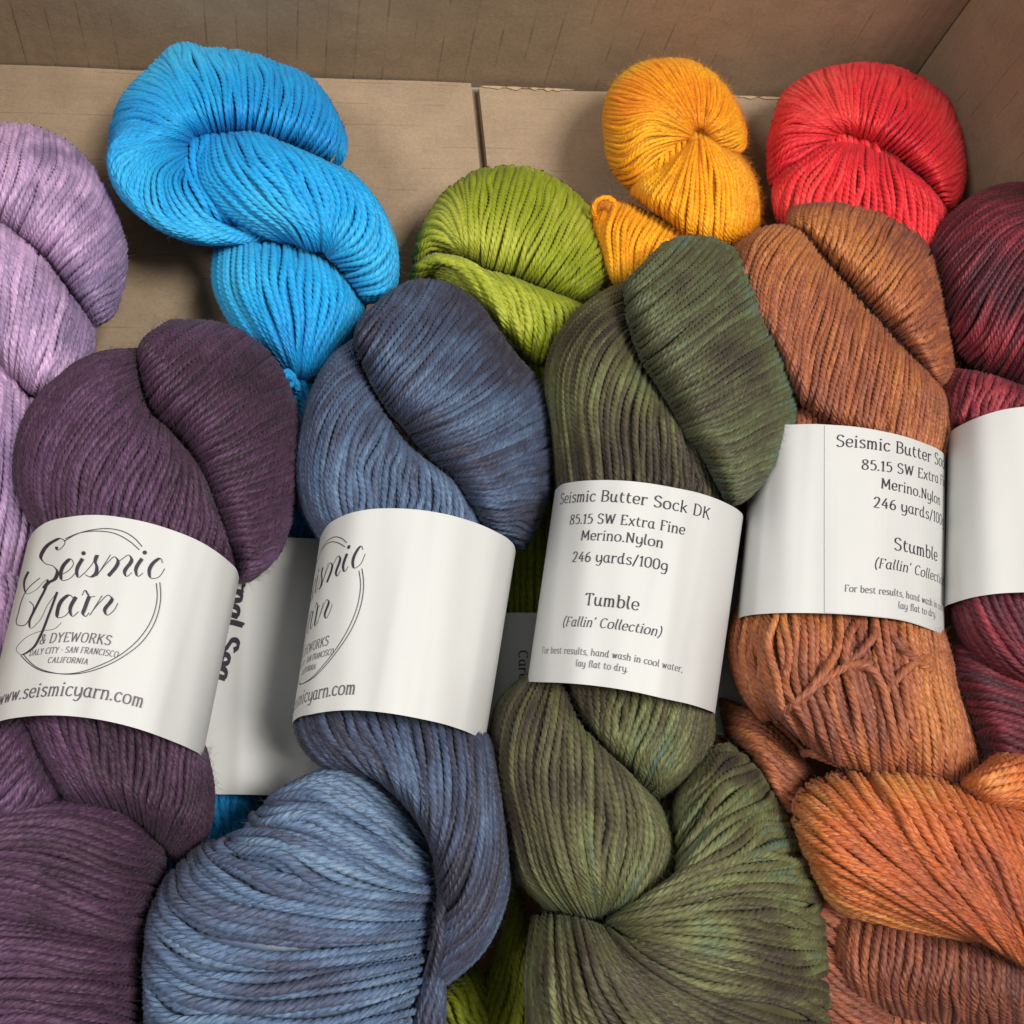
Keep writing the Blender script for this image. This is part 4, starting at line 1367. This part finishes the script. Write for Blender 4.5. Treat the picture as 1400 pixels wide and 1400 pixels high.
def logo(band, shift=None):
    zq = lambda p: np.stack([p[:, 0] / (1400 / 340.0), 700 + p[:, 1] / (1400 / 340.0)], 1)
    sc_, dth, dv = shift or (1.0, 0.0, 0.0)
    def f(p):
        tv = b_plum.inv(zq(p))
        return np.stack([dth + tv[:, 0] * sc_, tv[:, 1] + dv], 1)
    st = [stroke_sides(l, (lambda t: 0.62 * calli(t)) if i in (9, 10) else (thin if i == 11 else calli), 8) for i, l in enumerate(parse(SCRIPT))] + [disc(*d) for d in DOTS]
    band.ribbons(st, f, 'printed_logo', M_INK)
    band.ribbons([stroke_sides(l, thin, 8) for l in parse(RINGS)], f, 'printed_ring', M_INK)
    def line(s, A, B, cap, wt, shear=0.0, mat=None):
        st, W = lay(s, wt, shear)
        A = np.array(A, float); B = np.array(B, float)
        (ta, va), (tb, vb) = b_plum.inv(zq(np.stack([A, B])))
        cv = cap / (1400 / 340.0) / 275.0 / 72.0
        def g(p):
            k = p[:, 0] / W
            return np.stack([dth + (ta + (tb - ta) * k) * sc_, va + (vb - va) * k - p[:, 1] * cv + dv], 1)
        band.ribbons(st, g, 'printed_text', mat or M_INKG)
    line("& DYEWORKS", (218, 745), (620, 750), 54, 1.05, 0.1)
    line("DALY CITY \u00b7 SAN FRANCISCO", (162, 812), (662, 820), 34, 1.05, 0.12)
    line("CALIFORNIA", (265, 850), (493, 858), 32, 1.05, 0.12)
    line("www.seismicyarn.com", (-14, 1093), (802, 1102), 76, 1.05, 0.05)
logo(b_plum)
_a = b_plum.inv([(218.5, 796), (194, 967), (222, 777)])
_c = b_denim.inv([(498.0, 778), (476, 950), (502, 755)])
logo(b_denim, (1.0, float((_c - _a)[:, 0].mean()), float((_c - _a)[:, 1].mean())))

# ------------------------------------------------------------------ the cardboard box
def card_mat(name, axis, spacing, base=(0.285, 0.205, 0.132), line=0.30, noise_w=0.003):
    m, nt, p = newmat(name)
    L = nt.links.new
    tc = node(nt, 'ShaderNodeTexCoord')
    sep = node(nt, 'ShaderNodeSeparateXYZ'); L(tc.outputs['Object'], sep.inputs[0])
    def noise(scale, detail=3, vec=None, rough=0.55):
        n = node(nt, 'ShaderNodeTexNoise'); n.inputs['Scale'].default_value = scale; n.inputs['Detail'].default_value = detail
        n.inputs['Roughness'].default_value = rough
        L(vec or tc.outputs['Object'], n.inputs['Vector']); return n.outputs['Fac']
    mp = node(nt, 'ShaderNodeMapping')
    st = [520, 520, 520]; st[axis] = 620
    mp.inputs['Scale'].default_value = st
    L(tc.outputs['Object'], mp.inputs['Vector'])
    fib = noise(1.0, 4, mp.outputs[0], 0.7)
    big = noise(14, 3); fine = noise(1500, 2); brk = noise(60, 2); mid = noise(55, 4)
    u = math_(nt, 'MULTIPLY_ADD', noise(30, 2), noise_w * 0.12, sep.outputs[axis])
    fr = math_(nt, 'FRACT', math_(nt, 'DIVIDE', u, spacing))
    d = math_(nt, 'ABSOLUTE', math_(nt, 'SUBTRACT', fr, 0.5))
    ln = math_(nt, 'SUBTRACT', 1.0, math_(nt, 'MINIMUM', math_(nt, 'MULTIPLY', d, spacing / 0.00045), 1.0))
    ok = math_(nt, 'MULTIPLY', math_(nt, 'MAXIMUM', math_(nt, 'SUBTRACT', brk, 0.42), 0.0), 4.5)
    ln = math_(nt, 'MULTIPLY', ln, math_(nt, 'MINIMUM', ok, 1.0))
    v = math_(nt, 'MULTIPLY_ADD', math_(nt, 'SUBTRACT', big, 0.5), 0.42, 1.0)
    v = math_(nt, 'MULTIPLY_ADD', math_(nt, 'SUBTRACT', fib, 0.5), 0.40, v)
    v = math_(nt, 'MULTIPLY_ADD', math_(nt, 'SUBTRACT', mid, 0.5), 0.45, v)
    v = math_(nt, 'MULTIPLY_ADD', math_(nt, 'SUBTRACT', fine, 0.5), 0.5, v)
    v = math_(nt, 'MULTIPLY', v, math_(nt, 'MULTIPLY_ADD', ln, -line, 1.0))
    hs = node(nt, 'ShaderNodeHueSaturation'); hs.inputs['Color'].default_value = base + (1,)
    L(v, hs.inputs['Value']); L(hs.outputs[0], p.inputs['Base Color'])
    p.inputs['Roughness'].default_value = 0.8
    p.inputs['Specular IOR Level'].default_value = 0.2
    wv = math_(nt, 'SINE', math_(nt, 'MULTIPLY', u, 2 * math.pi / (spacing / 2)))
    h = math_(nt, 'MULTIPLY_ADD', ln, -0.7, math_(nt, 'MULTIPLY', wv, 0.14))
    h = math_(nt, 'MULTIPLY_ADD', fib, 0.4, h)
    h = math_(nt, 'MULTIPLY_ADD', mid, 0.9, h)
    bp = node(nt, 'ShaderNodeBump'); bp.inputs['Strength'].default_value = 0.6; bp.inputs['Distance'].default_value = 0.0005
    L(h, bp.inputs['Height']); L(bp.outputs[0], p.inputs['Normal'])
    return m
YW = float(at(np.array([525.0, 106.5]), 0.0)[1])
XC = float(at(np.array([1232.0, 137.0]), 0.0)[0])
XS = float(at(np.array([656.0, 180.0]), 0.0)[0])
XL = float(at(np.array([-330.0, 500.0]), 0.0)[0])
YF = float(at(np.array([700.0, 1640.0]), 0.04)[1])
M_WALLX = card_mat("wall_cardboard", 0, 0.0118)
M_WALLY = card_mat("side_cardboard", 1, 0.0118)
M_FLOOR = card_mat("flap_cardboard", 1, 0.0105, base=(0.325, 0.236, 0.156), line=0.16)
M_TORN = flat_mat("torn_paper_edge", (146, 124, 98), 0.9)
box = thing("cardboard_box", "open brown corrugated cardboard box holding all the yarn skeins", "box", (0, YW, 0))
def sheet(name, x0, x1, y0, y1, z0, z1, mat, nx=1, ny=1, nz=1, wob=0.0):
    """a panel of corrugated board with a gently uneven face"""
    import bmesh
    bm = bmesh.new()
    bmesh.ops.create_cube(bm, size=1.0)
    for v in bm.verts:
        v.co = ((x0 + x1) / 2 + v.co.x * (x1 - x0), (y0 + y1) / 2 + v.co.y * (y1 - y0), (z0 + z1) / 2 + v.co.z * (z1 - z0))
    if wob:
        bmesh.ops.subdivide_edges(bm, edges=bm.edges[:], cuts=24, use_grid_fill=True)
        ax = int(np.argmin([x1 - x0, y1 - y0, z1 - z0]))
        o_ = [i for i in range(3) if i != ax]
        for v in bm.verts:
            a, b2 = v.co[o_[0]], v.co[o_[1]]
            v.co[ax] += wob * (math.sin(a * 37 + 1.3) * math.cos(b2 * 29 + 0.4) + 0.5 * math.sin(a * 83 + b2 * 61))
    me = bpy.data.meshes.new(name); bm.to_mesh(me); bm.free()
    return link(name, me, mat, box)
WH = 0.215
sheet('back_wall', XL, XC - 0.0009, YW + 0.0004, YW + 0.0044, -0.004, WH, M_WALLX, wob=0.0004)
sheet('side_wall', XC, XC + 0.004, YF, YW + 0.0044, -0.004, WH, M_WALLY, wob=0.0004)
sheet('side_wall', XL - 0.0045, XL - 0.0005, YF, YW + 0.0044, -0.004, WH, M_WALLY, wob=0.0004)
sheet('front_wall', XL, XC - 0.0009, YF - 0.005, YF - 0.001, -0.004, WH, M_WALLX, wob=0.0004)
sheet('bottom_flap', XL, XS - 0.0016, YF, YW - 0.0008, -0.0042, -0.0004, M_FLOOR, wob=0.0004)
sheet('bottom_flap', XS + 0.0016, XC - 0.0006, YF, YW - 0.0030, -0.0042, 0.0, M_FLOOR, wob=0.0003)
sheet('under_flap', XL, XC - 0.0006, YF, YW, -0.0085, -0.0050, M_WALLX)
# torn pale edge of the right-hand flap
tv_, tf_ = [], []
n_ = 0
for xa, xb in ((656, 785), (985, 1090)):
    pa, pb = at(np.array([[xa, 118.0], [xb, 126.0]]), 0.0)
    ks = np.linspace(0, 1, 60)
    wdt = np.abs(np.interp(ks, np.linspace(0, 1, 22), rng.uniform(-0.0009, 0.0014, 22).clip(0))) + rng.uniform(0, 0.0003, 60)
    wdt *= np.sin(np.pi * ks) ** 0.5
    for k_, w_ in zip(ks, wdt):
        x = pa[0] + (pb[0] - pa[0]) * k_
        tv_ += [(x, YW - 0.0030 + w_ * 0.2, 0.0012), (x, YW - 0.0030 - w_, 0.0008)]
    for j in range(59):
        tf_.append([n_ + 2 * j, n_ + 2 * j + 1, n_ + 2 * j + 3, n_ + 2 * j + 2])
    link('torn_edge', mesh_from('torn_edge', np.array(tv_), np.array(tf_), smooth=False), M_TORN, box)
    tv_, tf_ = [], []
